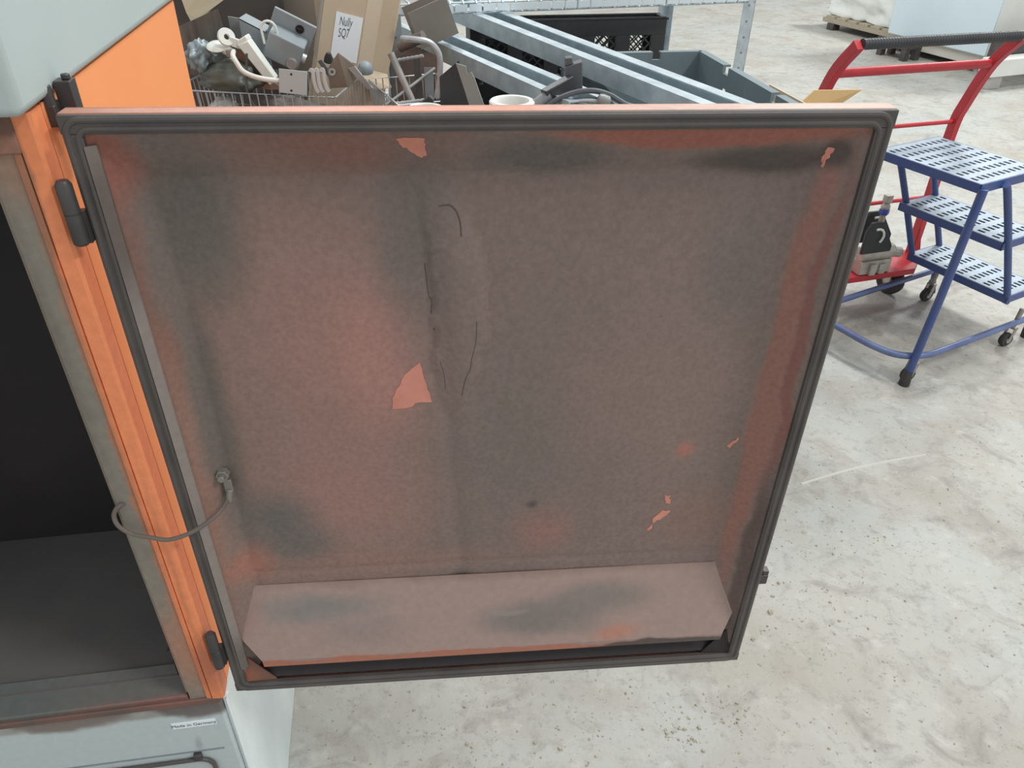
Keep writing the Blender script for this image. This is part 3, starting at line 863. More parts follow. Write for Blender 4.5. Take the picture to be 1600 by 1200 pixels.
# ------------------------------------------------------------------ stacking crates on the table
def stacking_crate(name, label, loc, rz, W, D, H, m, notches=True):
    """open crate, local origin at the far right bottom corner; x to the left is negative, y towards the viewer is negative"""
    T = thing(name, label, 'crate', loc, rz)
    b = B(); b.bb((-W, -D, 0), (0, 0, 0.006)); obj('crate_bottom', b, m, T)
    t = 0.010
    def wall(lo, hi, horizontal):
        b = B(); b.bb(lo, hi)
        w = obj('wall', b, m, T, bevel=0.001)
        return w
    def cut_wall(axis, pos, L):
        """a wall built of panels so that the hand grip and the rim notches are real openings"""
        b = B()
        def pc(u0, u1, z0, z1, d0=0.0, d1=t):
            if axis == 'y':   # wall lies along y
                xs = sorted((pos[0] - d0, pos[0] - d1)); b.bb((xs[0], -u1, z0), (xs[1], -u0, z1))
            else:
                ys = sorted((pos[1] - d0, pos[1] - d1)); b.bb((-u1, ys[0], z0), (-u0, ys[1], z1))
        gz0, gz1 = H - 0.085, H - 0.060
        g0, g1 = L * 0.30, L * 0.36
        k0, k1 = L * 0.78, L * 0.82
        pc(0, L, 0, gz0); pc(0, g0, gz0, gz1); pc(g1, k0, gz0, gz1); pc(k1, L, gz0, gz1)
        pc(0, L, gz1, H - 0.022)
        pc(0, g0, H - 0.022, H); pc(g1, k0, H - 0.022, H); pc(k1, L, H - 0.022, H)
        w = obj('wall', b, m, T, smooth=0)
        b = B()
        for f in (0.14, 0.27, 0.46, 0.62, 0.76, 0.92):
            pc(L * f, L * f + 0.006, 0.01, H - 0.03, -0.006, 0.0)
        pc(0, g0, H - 0.006, H, -0.014, 0.0); pc(g1, k0, H - 0.006, H, -0.014, 0.0); pc(k1, L, H - 0.006, H, -0.014, 0.0)
        pc(0, L, H - 0.050, H - 0.046, -0.014, 0.0)
        obj('ribs', b, m, w, smooth=0)
    cut_wall('y', (0.0, 0.0), D)
    cut_wall('y', (-W + t, 0.0), D)
    cut_wall('x', (0.0, 0.0), W)
    cut_wall('x', (0.0, -D + t), W)
    return T
M_GREYC = mat('grey_crate_plastic', srgb(116, 128, 132), 0.5, col2=srgb(128, 140, 144), scale=9, amt=0.6)
stacking_crate('stacking_crate', 'open grey plastic stacking crate, half covered by the zinc channels', (0.575, 2.585, 0.8), radians(10.5), 0.45, 0.66, 0.30, M_GREYC)
stacking_crate('stacking_crate', 'open black plastic stacking crate under the zinc channels', (0.105, 2.37, 0.8), radians(10), 0.27, 0.42, 0.27, M_BLACK)

# ------------------------------------------------------------------ zinc channels lying across the crates
def zinc_channel(label, p0, p1, w, h, lip):
    b = B(off=p0)
    t = 0.003
    prof = [(-w / 2, 0), (w / 2, 0), (w / 2, h), (w / 2 - lip, h), (w / 2 - lip, h - t), (w / 2 - t, h - t), (w / 2 - t, t),
            (w * 0.17, t), (w * 0.13, 0.012), (-w * 0.13, 0.012), (-w * 0.17, t), (-w / 2 + t, t), (-w / 2 + t, h - t), (-w / 2 + lip, h - t), (-w / 2 + lip, h), (-w / 2, h)]
    b.sweep([p0, p1], prof, up=(0, 0, 1))
    return tag(obj('zinc_channel', b, M_GALV, loc=p0, smooth=0), label, 'channel', 'zinc channels across the crates')
zinc_channel('lipped zinc channel lying nearer the wire basket', (-0.375, 2.72, 1.106), (0.16, 1.776, 1.106), 0.105, 0.045, 0.026)
zinc_channel('lipped zinc channel lying across the grey crate', (-0.275, 2.88, 1.165), (0.488, 1.73, 1.105), 0.12, 0.045, 0.034)

# ------------------------------------------------------------------ wire baskets
def wire_basket(label, loc, rz, W, D, H, taper=0.02, step=0.022, rim_r=0.0032):
    """origin at the centre of the base"""
    T = thing('wire_basket', label, 'basket', loc, rz)
    w, d = W / 2, D / 2
    b = B()
    b.tube([(-w, -d, H), (w, -d, H), (w, d, H), (-w, d, H)], rim_r, 8, closed=True)
    obj('rim', b, M_CHROME, T)
    b = B()
    for z in (0.02, H * 0.35, H * 0.68):
        k = taper * (1 - z / H)
        b.tube([(-w + k, -d + k, z), (w - k, -d + k, z), (w - k, d - k, z), (-w + k, d - k, z)], 0.0018, 6, closed=True)
    obj('hoop', b, M_CHROME, T)
    b = B()
    b.tube([(0, 0, H), (0, taper, 0.0)], 0.0016, 6)
    src = None
    nx, ny = int(W / step), int(D / step)
    pos = [((-w + W * i / nx, -d, 0), 0) for i in range(nx)] + [((w, -d + D * i / ny, 0), pi / 2) for i in range(ny)] + [((w - W * i / nx, d, 0), pi) for i in range(nx)] + [((-w, d - D * i / ny, 0), -pi / 2) for i in range(ny)]
    for (p, r) in pos:
        if src is None:
            src = obj('wire', b, M_CHROME, T, loc=p, rotz=r)
        else:
            again(src, p, T, (0, 0, r))
    b = B()
    for i in range(1, nx):
        x = -w + taper + (W - 2 * taper) * i / nx
        b.tube([(x, -d + taper, 0.0), (x, d - taper, 0.0)], 0.0016, 5)
    o = obj('bottom_grid', b, M_CHROME, T)
    o['kind'] = 'stuff'
    return T
wire_basket('chrome wire basket heaped with scrap metal parts beside the orange panel', (-0.645, 2.10, 0.803), radians(-6), 0.42, 0.25, 0.295)
wire_basket('tangled chrome wire basket holding pipes and threaded rods', (-0.262, 2.10, 0.803), radians(24), 0.19, 0.28, 0.285, step=0.018)
# bent tubular handle of the second basket
b = B(off=(-0.2, 2.0, 1.06))
b.tube(smooth_path([(-0.285, 2.03, 1.222), (-0.255, 2.0, 1.226), (-0.222, 2.0, 1.222), (-0.202, 2.0, 1.208), (-0.192, 2.0, 1.185), (-0.194, 2.0, 1.14), (-0.203, 2.0, 1.09)], 6), 0.0075, 10)
tag(obj('bent_tube', b, M_CHROME, loc=(-0.2, 2.0, 1.06)), 'bent chrome tube hooked over the tangled basket', 'tube')
def rod(label, p0, p1, r, m, cat='rod', threads=False):
    b = B(off=p0)
    if threads:
        p0v, p1v = Vector(p0), Vector(p1); L = (p1v - p0v).length
        n = int(L / 0.006)
        b.lathe([(r * (1.0 if k % 2 else 0.72), L * k / n) for k in range(n + 1)], p0, (p1v - p0v), 10)
    else:
        b.cyl(p0, p1, r, 14)
    return tag(obj('threaded_rod' if threads else 'steel_pipe', b, m, loc=p0), label, cat, 'rods in the tangled basket')
rod('dull steel pipe leaning down the tangled basket', (-0.315, 2.02, 1.19), (-0.258, 2.0, 1.065), 0.0085, M_STEEL, 'pipe')
rod('thin rod crossing the tangled basket towards the bent tube', (-0.33, 1.98, 1.075), (-0.21, 2.05, 1.15), 0.0038, M_STEEL)
rod('threaded rod lying level low in the tangled basket', (-0.305, 1.97, 1.082), (-0.225, 1.99, 1.088), 0.005, M_CHROME, threads=True)
rod('threaded rod sticking out at the top of the tangled basket', (-0.315, 2.05, 1.165), (-0.235, 2.02, 1.185), 0.005, M_CHROME, threads=True)
rod('short brown pipe lying on top of the tangled basket', (-0.312, 2.16, 1.178), (-0.245, 2.14, 1.208), 0.015, mat('brown_steel', srgb(120, 110, 102), 0.5, 0.4), 'pipe')
b = B(off=(-0.27, 2.27, 0.8)); b.plate([(-0.345, 2.27, 0.802), (-0.20, 2.27, 0.802), (-0.215, 2.29, 1.125), (-0.30, 2.29, 1.16), (-0.345, 2.29, 1.14)], 0.004, (0, 1, 0))
tag(obj('rusty_sheet', b, mat('rusty_brown_sheet', srgb(122, 106, 98), 0.55, 0.2, col2=srgb(92, 82, 78), scale=16, amt=0.8), loc=(-0.27, 2.27, 0.8), smooth=0), 'brown rusty sheet standing behind the tangled basket', 'sheet')
for (p0, p1, w, mm, lab) in (((-0.235, 2.02, 0.82), (-0.262, 2.10, 1.165), 0.018, M_BLACK_METAL, 'dark flat bar standing amid the tangled basket'), ((-0.235, 2.12, 0.82), (-0.237, 2.15, 1.13), 0.024, M_SHEET, 'flat grey bar standing under the bent chrome tube')):
    b = B(off=p0); b.bar(p0, p1, w, 0.004, up=(0, 1, 0)); tag(obj('flat_bar', b, mm, loc=p0, smooth=0), lab, 'bar', 'flat bars in the tangled basket')
b = B(off=(-0.25, 1.93, 1.07)); b.plate([(-0.27, 1.93, 1.068), (-0.215, 1.93, 1.112), (-0.205, 1.93, 1.104), (-0.205, 1.93, 1.068)], 0.02, (0, 1, 0))
tag(obj('angle_plate', b, mat('dark_plate', srgb(88, 86, 84), 0.45, 0.4), loc=(-0.25, 1.93, 1.07), bevel=0.001), 'dark angled plate at the foot of the bent chrome tube', 'plate')

# ------------------------------------------------------------------ scrap parts in the first basket
def tilt(rx, ry, rz):
    return (Matrix.Rotation(radians(rz), 3, 'Z') @ Matrix.Rotation(radians(ry), 3, 'Y') @ Matrix.Rotation(radians(rx), 3, 'X'))
M_GREY_ENAMEL = mat('grey_enamel', srgb(150, 158, 162), 0.45, col2=srgb(136, 144, 148), scale=12, amt=0.6)
# grey switch box with a cable entry and a round boss
c = Vector((-0.605, 2.13, 1.176)); R = tilt(12, 27, 8)
SB = thing('switch_box', 'grey metal switch box with round cable hole, tilted on the heap', 'box', c)
b = B(); b.box((0, 0, 0), (0.092, 0.060, 0.070), R); obj('body', b, M_GREY_ENAMEL, SB, bevel=0.004)
b = B(); b.box(R @ Vector((0.0, 0.035, 0.030)), (0.110, 0.010, 0.085), R); obj('back_plate', b, M_GREY_ENAMEL, SB, bevel=0.002)
b = B(); b.cyl(R @ Vector((0.018, 0.029, 0.050)), R @ Vector((0.018, 0.0295, 0.052)), 0.011, 18); b.cyl(R @ Vector((0.018, 0.027, 0.050)), R @ Vector((0.018, 0.028, 0.050)), 0.011, 18)
obj('cable_hole', b, M_DARK, SB)
b = B(); b.cyl(R @ Vector((0.028, -0.028, -0.018)), R @ Vector((0.028, -0.036, -0.018)), 0.017, 22, 0.013); obj('boss', b, M_STEEL, SB)
b = B(); b.cyl(R @ Vector((0.044, 0.0, -0.006)), R @ Vector((0.056, 0.0, -0.006)), 0.014, 20); obj('end_cap', b, M_CHROME, SB)
# wire loop above the switch box
b = B(off=(-0.64, 2.1, 1.19)); b.tube([(-0.648, 2.10, 1.19)] + arc((-0.632, 2.10, 1.225), 0.019, pi, 0.12, 12) + [(-0.612, 2.105, 1.20)], 0.0032, 8)
tag(obj('wire_loop', b, M_WHITE, loc=(-0.64, 2.1, 1.19)), 'pale bent wire loop standing over the switch box', 'wire')
# white hinged clamp lever with ring and curved tube
LV = thing('clamp_lever', 'white enamelled clamp lever with ring lug and curved tube on the heap', 'lever', (-0.68, 2.06, 1.10))
o = Vector((-0.68, 2.06, 1.10))
b = B(off=o); b.hexa([(-0.705, 2.05, 1.190), (-0.672, 2.05, 1.206), (-0.672, 2.085, 1.206), (-0.705, 2.085, 1.190), (-0.702, 2.05, 1.205), (-0.678, 2.05, 1.218), (-0.678, 2.085, 1.218), (-0.702, 2.085, 1.205)])
b.hexa([(-0.634, 2.045, 1.100), (-0.617, 2.045, 1.118), (-0.617, 2.075, 1.118), (-0.634, 2.075, 1.100), (-0.700, 2.045, 1.196), (-0.672, 2.045, 1.208), (-0.672, 2.08, 1.208), (-0.700, 2.08, 1.196)])
obj('arm', b, M_WHITE, LV, bevel=0.003)
b = B(off=o); b.lathe([(0.007, -0.006), (0.020, -0.006), (0.022, 0.0), (0.020, 0.006), (0.007, 0.006)], (-0.727, 2.055, 1.213), (0.55, -0.8, 0.35), 24, closed=True); b.bar((-0.722, 2.055, 1.205), (-0.695, 2.06, 1.195), 0.010, 0.020)
obj('ring_lug', b, M_WHITE, LV)
b = B(off=o); b.tube(smooth_path([(-0.712, 2.045, 1.182), (-0.705, 2.015, 1.178), (-0.694, 2.0, 1.166), (-0.680, 1.995, 1.147), (-0.656, 1.995, 1.135), (-0.625, 1.995, 1.128), (-0.592, 2.0, 1.124)], 6), 0.0062, 10)
obj('curved_tube', b, mat('cream_tube', srgb(222, 220, 212), 0.45), LV)
b = B(off=o); b.cyl((-0.722, 2.045, 1.170), (-0.722, 2.045, 1.186), 0.009, 14); obj('tube_ferrule', b, M_STEEL, LV)
b = B(off=o); b.lathe([(0.0, -0.004), (0.024, -0.003), (0.026, 0.0), (0.020, 0.005), (0.0, 0.008)], (-0.757, 2.06, 1.190), (0.1, -0.35, 1.0), 22); b.cyl((-0.74, 2.06, 1.185), (-0.722, 2.055, 1.176), 0.012, 14)
obj('knob_disc', b, M_WHITE, LV)
# brown curved shield plate under the lever
b = B(off=(-0.67, 2.06, 1.08)); b.plate([(-0.712, 2.07, 1.185), (-0.69, 2.07, 1.187), (-0.632, 2.07, 1.105), (-0.60, 2.07, 1.085), (-0.66, 2.07, 1.085), (-0.715, 2.07, 1.14)], 0.006, (0, 1, 0))
tag(obj('shield_plate', b, mat('brown_plate', srgb(140, 126, 118), 0.45, 0.3, col2=srgb(112, 100, 94), scale=14, amt=0.6), loc=(-0.67, 2.06, 1.08), bevel=0.001), 'dull brown plate under the white clamp lever', 'plate')
# flat plate with two holes
b = B()
c = Vector((-0.558, 1.99, 1.124))
R = tilt(-10, 5, -2)
PL = thing('mounting_plate', 'flat pale grey plate with two screw holes at the basket rim', 'plate', c)
b.box((0, 0, 0), (0.070, 0.003, 0.056), R); obj('sheet', b, mat('pale_zinc', srgb(182, 190, 192), 0.45, 0.2), PL, bevel=0.0008)
for dz in (0.018, -0.020):
    b = B(); b.cyl(R @ Vector((-0.004, -0.0021, dz)), R @ Vector((-0.004, 0.002, dz)), 0.0028, 12); obj('screw_hole', b, M_DARK, PL)
# row of bent clips
for k, (x, lab) in enumerate(((-0.512, 'thin bright bent clip touching the plate with two holes'), (-0.501, 'bright bent clip in the middle of three beside the holed plate'), (-0.487, 'bright bent clip farthest from the plate with two holes'))):
    b = B(off=(x, 2.0, 1.09)); yy = 2.0 + 0.004 * k
    b.sweep(smooth_path([(x - 0.004, yy, 1.148), (x + 0.001, yy, 1.152), (x + 0.004, yy, 1.146), (x + 0.004, yy, 1.125), (x + 0.007, yy, 1.108), (x + 0.012, yy, 1.098)], 4), [(-0.004, -0.0012), (0.004, -0.0012), (0.004, 0.0012), (-0.004, 0.0012)], up=(0, 1, 0.001))
    tag(obj('bent_clip', b, mat('bright_clip', srgb(206, 210, 212), 0.4, 0.1), loc=(x, 2.0, 1.09)), lab, 'clip', 'bent clips beside the plate')
# brown gusset bracket
GB = thing('gusset_bracket', 'brown folded gusset bracket with a small ring below the paper label', 'bracket', (-0.455, 2.07, 1.09))
o = Vector((-0.455, 2.07, 1.09))
b = B(off=o); b.plate([(-0.452, 2.05, 1.182), (-0.486, 2.06, 1.140), (-0.482, 2.05, 1.096), (-0.436, 2.05, 1.100)], 0.003, (0, 1, 0)); b.plate([(-0.452, 2.05, 1.182), (-0.436, 2.05, 1.100), (-0.400, 2.09, 1.128)], 0.003, (0.5, 1, 0))
obj('sheet', b, mat('brown_gusset', srgb(134, 120, 106), 0.5, 0.2, col2=srgb(110, 98, 88), scale=16, amt=0.6), GB, smooth=0)
b = B(off=o); b.lathe([(0.004, -0.003), (0.009, -0.003), (0.009, 0.003), (0.004, 0.003)], (-0.470, 2.044, 1.138), (0, -1, 0.2), 18, closed=True); obj('ring', b, M_STEEL, GB)
# odd tapered cap, dome and strip near the box
b = B(off=(-0.497, 2.13, 1.14)); b.lathe([(0.012, 0), (0.011, 0.012), (0.006, 0.024), (0.0, 0.026)], (-0.497, 2.13, 1.143), (0.2, -0.2, 1), 18)
tag(obj('rubber_cap', b, M_RUBBER, loc=(-0.497, 2.13, 1.14)), 'small dark rubber cap against the cardboard box', 'cap')
b = B(off=(-0.40, 2.1, 1.12)); b.lathe([(0.020, 0), (0.020, 0.008), (0.017, 0.018), (0.010, 0.025), (0.0, 0.027)], (-0.398, 2.11, 1.125), (0.1, -0.25, 1), 22)
tag(obj('dome_cap', b, M_GREY_ENAMEL, loc=(-0.40, 2.1, 1.12)), 'grey domed cap beside the paper label', 'cap')
b = B(off=(-0.4, 2.08, 1.1)); b.plate([(-0.432, 2.06, 1.143), (-0.415, 2.06, 1.148), (-0.372, 2.05, 1.098), (-0.385, 2.05, 1.095)], 0.003, (0.2, 1, 0.3))
tag(obj('steel_strip', b, M_SHEET, loc=(-0.4, 2.08, 1.1), smooth=0), 'short grey steel strip leaning below the domed cap', 'strip')
b = B(off=(-0.49, 2.08, 1.1)); b.plate([(-0.515, 2.09, 1.152), (-0.505, 2.09, 1.156), (-0.468, 2.06, 1.118), (-0.480, 2.06, 1.112)], 0.003, (0.2, 1, 0.3))
tag(obj('steel_strip', b, M_BLACK_METAL, loc=(-0.49, 2.08, 1.1), smooth=0), 'short dark steel strip between the clips and the gusset bracket', 'strip')
# sheets behind
b = B(off=(-0.72, 2.2, 1.1)); b.plate([(-0.765, 2.20, 1.236), (-0.730, 2.2, 1.232), (-0.700, 2.2, 1.10), (-0.76, 2.2, 1.10)], 0.003, (0.1, 1, 0))
tag(obj('steel_sheet', b, M_SHEET, loc=(-0.72, 2.2, 1.1), smooth=0), 'upright grey steel sheet behind the ring of the clamp lever', 'sheet')
b = B(off=(-0.68, 2.18, 1.1)); b.plate([(-0.730, 2.18, 1.236), (-0.668, 2.18, 1.205), (-0.662, 2.18, 1.10), (-0.73, 2.18, 1.10)], 0.003, (0.1, 1, 0)); b.plate([(-0.730, 2.18, 1.236), (-0.668, 2.18, 1.205), (-0.66, 2.215, 1.212), (-0.72, 2.215, 1.242)], 0.003, (0, 0, -1))
tag(obj('folded_sheet', b, M_GREY_ENAMEL, loc=(-0.68, 2.18, 1.1), smooth=0), 'folded grey sheet between clamp lever and switch box', 'sheet')
b = B(off=(-0.78, 2.15, 1.1)); b.plate([(-0.770, 2.15, 1.262), (-0.762, 2.15, 1.205), (-0.775, 2.15, 1.10), (-0.95, 2.15, 1.10), (-0.90, 2.15, 1.21)], 0.003, (-0.1, 1, 0))
tag(obj('scratched_sheet', b, mat('scratched_dark_sheet', srgb(112, 118, 116), 0.4, 0.4, col2=srgb(80, 84, 82), scale=12, amt=0.8, stretch=(4, 1, 0.6)), loc=(-0.78, 2.15, 1.1), smooth=0), 'dark scratched sheet standing at the left of the heap', 'sheet')
b = B(off=(-0.86, 2.46, 0.0)); b.plate([(-1.15, 2.46, 0.0), (-0.70, 2.46, 0.0), (-0.69, 2.46, 1.36), (-1.15, 2.46, 1.36)], 0.018, (0, 1, 0))
tag(obj('dark_board', b, mat('dark_brown_board', srgb(84, 78, 74), 0.6, col2=srgb(66, 62, 60), scale=6, amt=0.7), loc=(-0.86, 2.46, 0.0), smooth=0), 'dark brown board standing upright behind the torn cardboard', 'board')
# crumpled dark green bag lying over the left of the basket
def lump(name, label, cat, c, r, m, seed, amp=0.30, rough=2.2, sub=4):
    b = B()
    bmesh.ops.create_icosphere(b.bm, subdivisions=sub, radius=1.0)
    for v in b.bm.verts:
        d = 1 + amp * noise.noise(v.co * rough + Vector((seed, seed, 0))) + amp * 0.5 * noise.noise(v.co * rough * 2.3 + Vector((0, seed, 3)))
        v.co = Vector((v.co.x * r[0], v.co.y * r[1], v.co.z * r[2])) * d
    return tag(obj(name, b, m, loc=c, smooth=75), label, cat)
lump('crumpled_bag', 'crumpled dark green plastic bag hanging over the basket rim', 'bag', (-0.735, 2.065, 1.115), (0.075, 0.045, 0.04), mat('dark_green_film', srgb(84, 90, 82), 0.35, col2=srgb(108, 112, 102), scale=14, amt=0.6), 4.2, rough=1.7)
lump('crumpled_film', 'crumpled bluish clear film at the left end of the heap', 'film', (-0.805, 2.07, 1.165), (0.030, 0.036, 0.034), mat('blue_grey_film', srgb(142, 156, 160), 0.3, col2=srgb(110, 122, 126), scale=18, amt=0.7), 9.1, 0.5)
lump('packing_scraps', 'white crumpled packing paper inside the basket near the rim', 'paper', (-0.77, 2.06, 1.02), (0.045, 0.04, 0.04), mat('packing_white', srgb(205, 208, 206), 0.6), 2.7, 0.4)
lump('dark_casting', 'rough brown casting lying inside the basket under the plate', 'casting', (-0.61, 2.08, 1.01), (0.10, 0.06, 0.055), mat('brown_casting', srgb(104, 96, 92), 0.6, 0.2, col2=srgb(80, 72, 70), scale=18, amt=0.6), 6.6, 0.3)
# thin dark wire leaning on the heap
b = B(off=(-0.63, 2.0, 1.06)); b.tube(smooth_path([(-0.668, 2.01, 1.185), (-0.672, 2.0, 1.15), (-0.675, 1.985, 1.10), (-0.655, 1.975, 1.06)], 5), 0.0028, 8)
tag(obj('dark_wire', b, M_BLACK_METAL, loc=(-0.63, 2.0, 1.06)), 'thin dark wire leaning across the white clamp lever', 'wire')

# ------------------------------------------------------------------ cardboard box with handwritten paper
BX = thing('cardboard_box', 'tilted brown cardboard box with a handwritten white paper label', 'box', (-0.462, 2.262, 1.10))
BX.rotation_euler = (radians(-4), radians(15), radians(14))
W2, D2, H2 = 0.200, 0.16, 0.30
b = B(); b.bb((-W2 / 2, 0, -0.22), (W2 / 2, D2, H2)); obj('carton', b, M_CARD, BX, bevel=0.004)
b = B(); b.bb((-W2 / 2 - 0.002, 0.002, 0.004), (-W2 / 2 - 0.0002, D2 - 0.004, H2 - 0.004)); obj('shaded_side', b, M_CARD_DIM, BX)  # left side of the carton, its shade put into a duller cardboard colour
b = B(); b.plate([(W2 / 2 - 0.09, -0.002, 0.006), (W2 / 2 - 0.004, -0.002, 0.006), (W2 / 2 + 0.01, -0.03, -0.022), (W2 / 2 - 0.035, -0.035, -0.036), (W2 / 2 - 0.085, -0.018, -0.016)], 0.003, (0, -0.3, -1)); obj('bottom_flap', b, M_CARD, BX, smooth=0)
b = B(); b.bb((0.012, -0.0012, 0.0), (0.052, 0.0, H2)); obj('packing_tape', b, mat('tan_tape', srgb(214, 198, 174), 0.4), BX, smooth=0)
b = B(); b.bb((-0.064, -0.0022, 0.014), (0.008, -0.0012, 0.132)); pp = obj('paper_label', b, M_PAPER, BX, smooth=0, label='white paper with handwriting')
text_mesh('Nully', 0.026, M_INK, 'handwriting', pp, Matrix.Translation((-0.036, -0.0026, 0.111)) @ Matrix.Rotation(pi / 2, 4, 'X') @ Matrix.Rotation(radians(4), 4, 'Z') @ Matrix.Diagonal((0.62, 1.25, 1, 1)), 0.2)
text_mesh('SQ7', 0.026, M_INK, 'handwriting', pp, Matrix.Translation((-0.038, -0.0026, 0.082)) @ Matrix.Rotation(pi / 2, 4, 'X') @ Matrix.Rotation(radians(6), 4, 'Z') @ Matrix.Diagonal((0.62, 1.25, 1, 1)), 0.2)
# large carton behind it
BX2 = thing('cardboard_box', 'large greyish cardboard carton standing behind the heap of scrap', 'box', (-0.60, 2.52, 0.0), radians(-4))
b = B(); b.bb((-0.24, 0, 0), (0.10, 0.12, 1.42)); obj('carton', b, M_CARD_DIM, BX2, bevel=0.003)
b = B(); b.bb((-0.01, -0.0015, 0.9), (0.03, 0.0, 1.42)); obj('packing_tape', b, mat('tan_tape', (0, 0, 0, 1)), BX2, smooth=0)
# torn wrapping paper at the far left
b = B(off=(-0.87, 2.3, 1.2)); b.plate([(-0.93, 2.3, 1.34), (-0.80, 2.3, 1.34), (-0.80, 2.3, 1.262), (-0.835, 2.3, 1.240), (-0.868, 2.29, 1.215), (-0.880, 2.29, 1.213), (-0.888, 2.29, 1.203), (-0.898, 2.29, 1.202), (-0.908, 2.29, 1.23)], 0.002, (0, 1, 0.2))
tag(obj('torn_cardboard', b, mat('pale_kraft', srgb(222, 210, 180), 0.8, col2=srgb(208, 194, 164), scale=8, amt=0.6), loc=(-0.87, 2.3, 1.2), smooth=0), 'pale torn cardboard sheet hanging beside the orange panel', 'cardboard')
# grey-brown folded channel beyond the box
b = B(off=(-0.3, 2.3, 1.15))
q0, q1 = Vector((-0.302, 2.31, 1.208)), Vector((-0.20, 2.34, 1.247))
b.sweep([q0, q1], [(-0.05, -0.062), (0.05, -0.062), (0.05, 0.036), (0.046, 0.036), (0.046, -0.058), (-0.046, -0.058), (-0.046, 0.036), (-0.05, 0.036)], up=(0, 0, 1))
tag(obj('folded_channel', b, mat('taupe_steel', srgb(140, 134, 126), 0.5, 0.15, col2=srgb(120, 114, 106), scale=9, amt=0.6), loc=(-0.3, 2.3, 1.15), smooth=0), 'taupe folded metal channel between cardboard box and wire shelf', 'channel')

# ------------------------------------------------------------------ things just behind the top edge of the door
PC = thing('parts_cabinet', 'low grey steel drawer cabinet on the table just behind the door', 'cabinet', (-0.2, 2.08, 0.80), TA)
b = B(); b.bb((-0.14, -0.40, 0.0), (0.355, -0.225, 0.306)); obj('body', b, M_GREY_ENAMEL, PC, bevel=0.003)
for i in range(3):
    for j in range(2):
        b = B(); b.bb((-0.13 + i * 0.163, -0.408, 0.012 + j * 0.148), (0.02 + i * 0.163, -0.40, 0.148 + j * 0.148)); dr = obj('drawer', b, M_HOOD, PC, bevel=0.002)
        b = B(); b.cyl((-0.055 + i * 0.163, -0.408, 0.08 + j * 0.148), (-0.055 + i * 0.163, -0.425, 0.08 + j * 0.148), 0.010, 14); obj('knob', b, M_BLACK, dr)
# black Z bracket standing by the tangled basket
b = B(off=(-0.12, 1.80, 1.06))
b.plate([(-0.138, 1.80, 1.216), (-0.116, 1.80, 1.210), (-0.114, 1.80, 1.194), (-0.104, 1.80, 1.198), (-0.096, 1.80, 1.182), (-0.070, 1.80, 1.108), (-0.104, 1.80, 1.108), (-0.120, 1.80, 1.16)], 0.004, (0.25, 1, 0))
ZB = tag(obj('notched_bracket', b, mat('grey_bracket', srgb(142, 140, 136), 0.45, 0.2), loc=(-0.12, 1.80, 1.06), smooth=0), 'notched grey bracket standing in the black crate', 'bracket')
b = B(off=(-0.16, 1.83, 1.06)); b.plate([(-0.178, 1.83, 1.18), (-0.134, 1.83, 1.215), (-0.108, 1.83, 1.108), (-0.178, 1.83, 1.108)], 0.006, (0.25, 1, 0))
tag(obj('black_guard', b, M_BLACK, loc=(-0.16, 1.83, 1.06), smooth=0), 'black guard plate behind the notched bracket', 'plate')
# black clamp: upright block and jointed arm
CL = thing('bench_clamp', 'black block clamp with a jointed arm resting on the zinc channels', 'clamp', (0.125, 1.85, 1.15))
o = Vector((0.125, 1.85, 1.15))
b = B(off=o); b.hexa([(0.108, 1.84, 1.145), (0.150, 1.84, 1.148), (0.150, 1.87, 1.148), (0.108, 1.87, 1.145), (0.106, 1.84, 1.204), (0.145, 1.84, 1.216), (0.145, 1.87, 1.216), (0.106, 1.87, 1.204)])
b.hexa([(0.106, 1.842, 1.204), (0.124, 1.842, 1.210), (0.124, 1.868, 1.210), (0.106, 1.868, 1.204), (0.106, 1.842, 1.222), (0.122, 1.842, 1.224), (0.122, 1.868, 1.224), (0.106, 1.868, 1.222)])
obj('block', b, mat('clamp_black', srgb(86, 88, 92), 0.5, 0.2, col2=srgb(104, 106, 110), scale=16, amt=0.5), CL, bevel=0.002)
b = B(off=o); b.bar((0.125, 1.84, 1.172), (0.062, 1.80, 1.146), 0.024, 0.034); obj('arm', b, M_BLACK, CL, bevel=0.002)
b = B(off=o); b.cyl((0.072, 1.805, 1.150), (0.030, 1.79, 1.122), 0.015, 16, 0.014); obj('sleeve', b, mat('clamp_sleeve', srgb(128, 132, 134), 0.5, 0.2), CL)
# white ribbed rolls
for k, (c, r, lab) in enumerate((((-0.205, 1.755, 1.107), 0.042, 'white ribbed roll lying beside the tangled basket'), ((-0.012, 1.79, 1.107), 0.052, 'white ribbed roll lying at the foot of the black clamp'))):
    b = B()
    prof = []
    for i in range(3):
        prof += [(r, 0.006 * i), (r * 0.975, 0.006 * i + 0.003)]
    prof = [(r * 0.72, 0.0)] + prof + [(r, 0.022 + 0.010 * k), (r * 0.94, 0.025 + 0.010 * k), (r * 0.76, 0.025 + 0.010 * k), (r * 0.72, 0.022 + 0.010 * k)]
    b.lathe(prof, (0, 0, 0), (0, 0, 1), 30, closed=True)
    tag(obj('ribbed_roll', b, M_WHITE, loc=c), lab, 'roll')
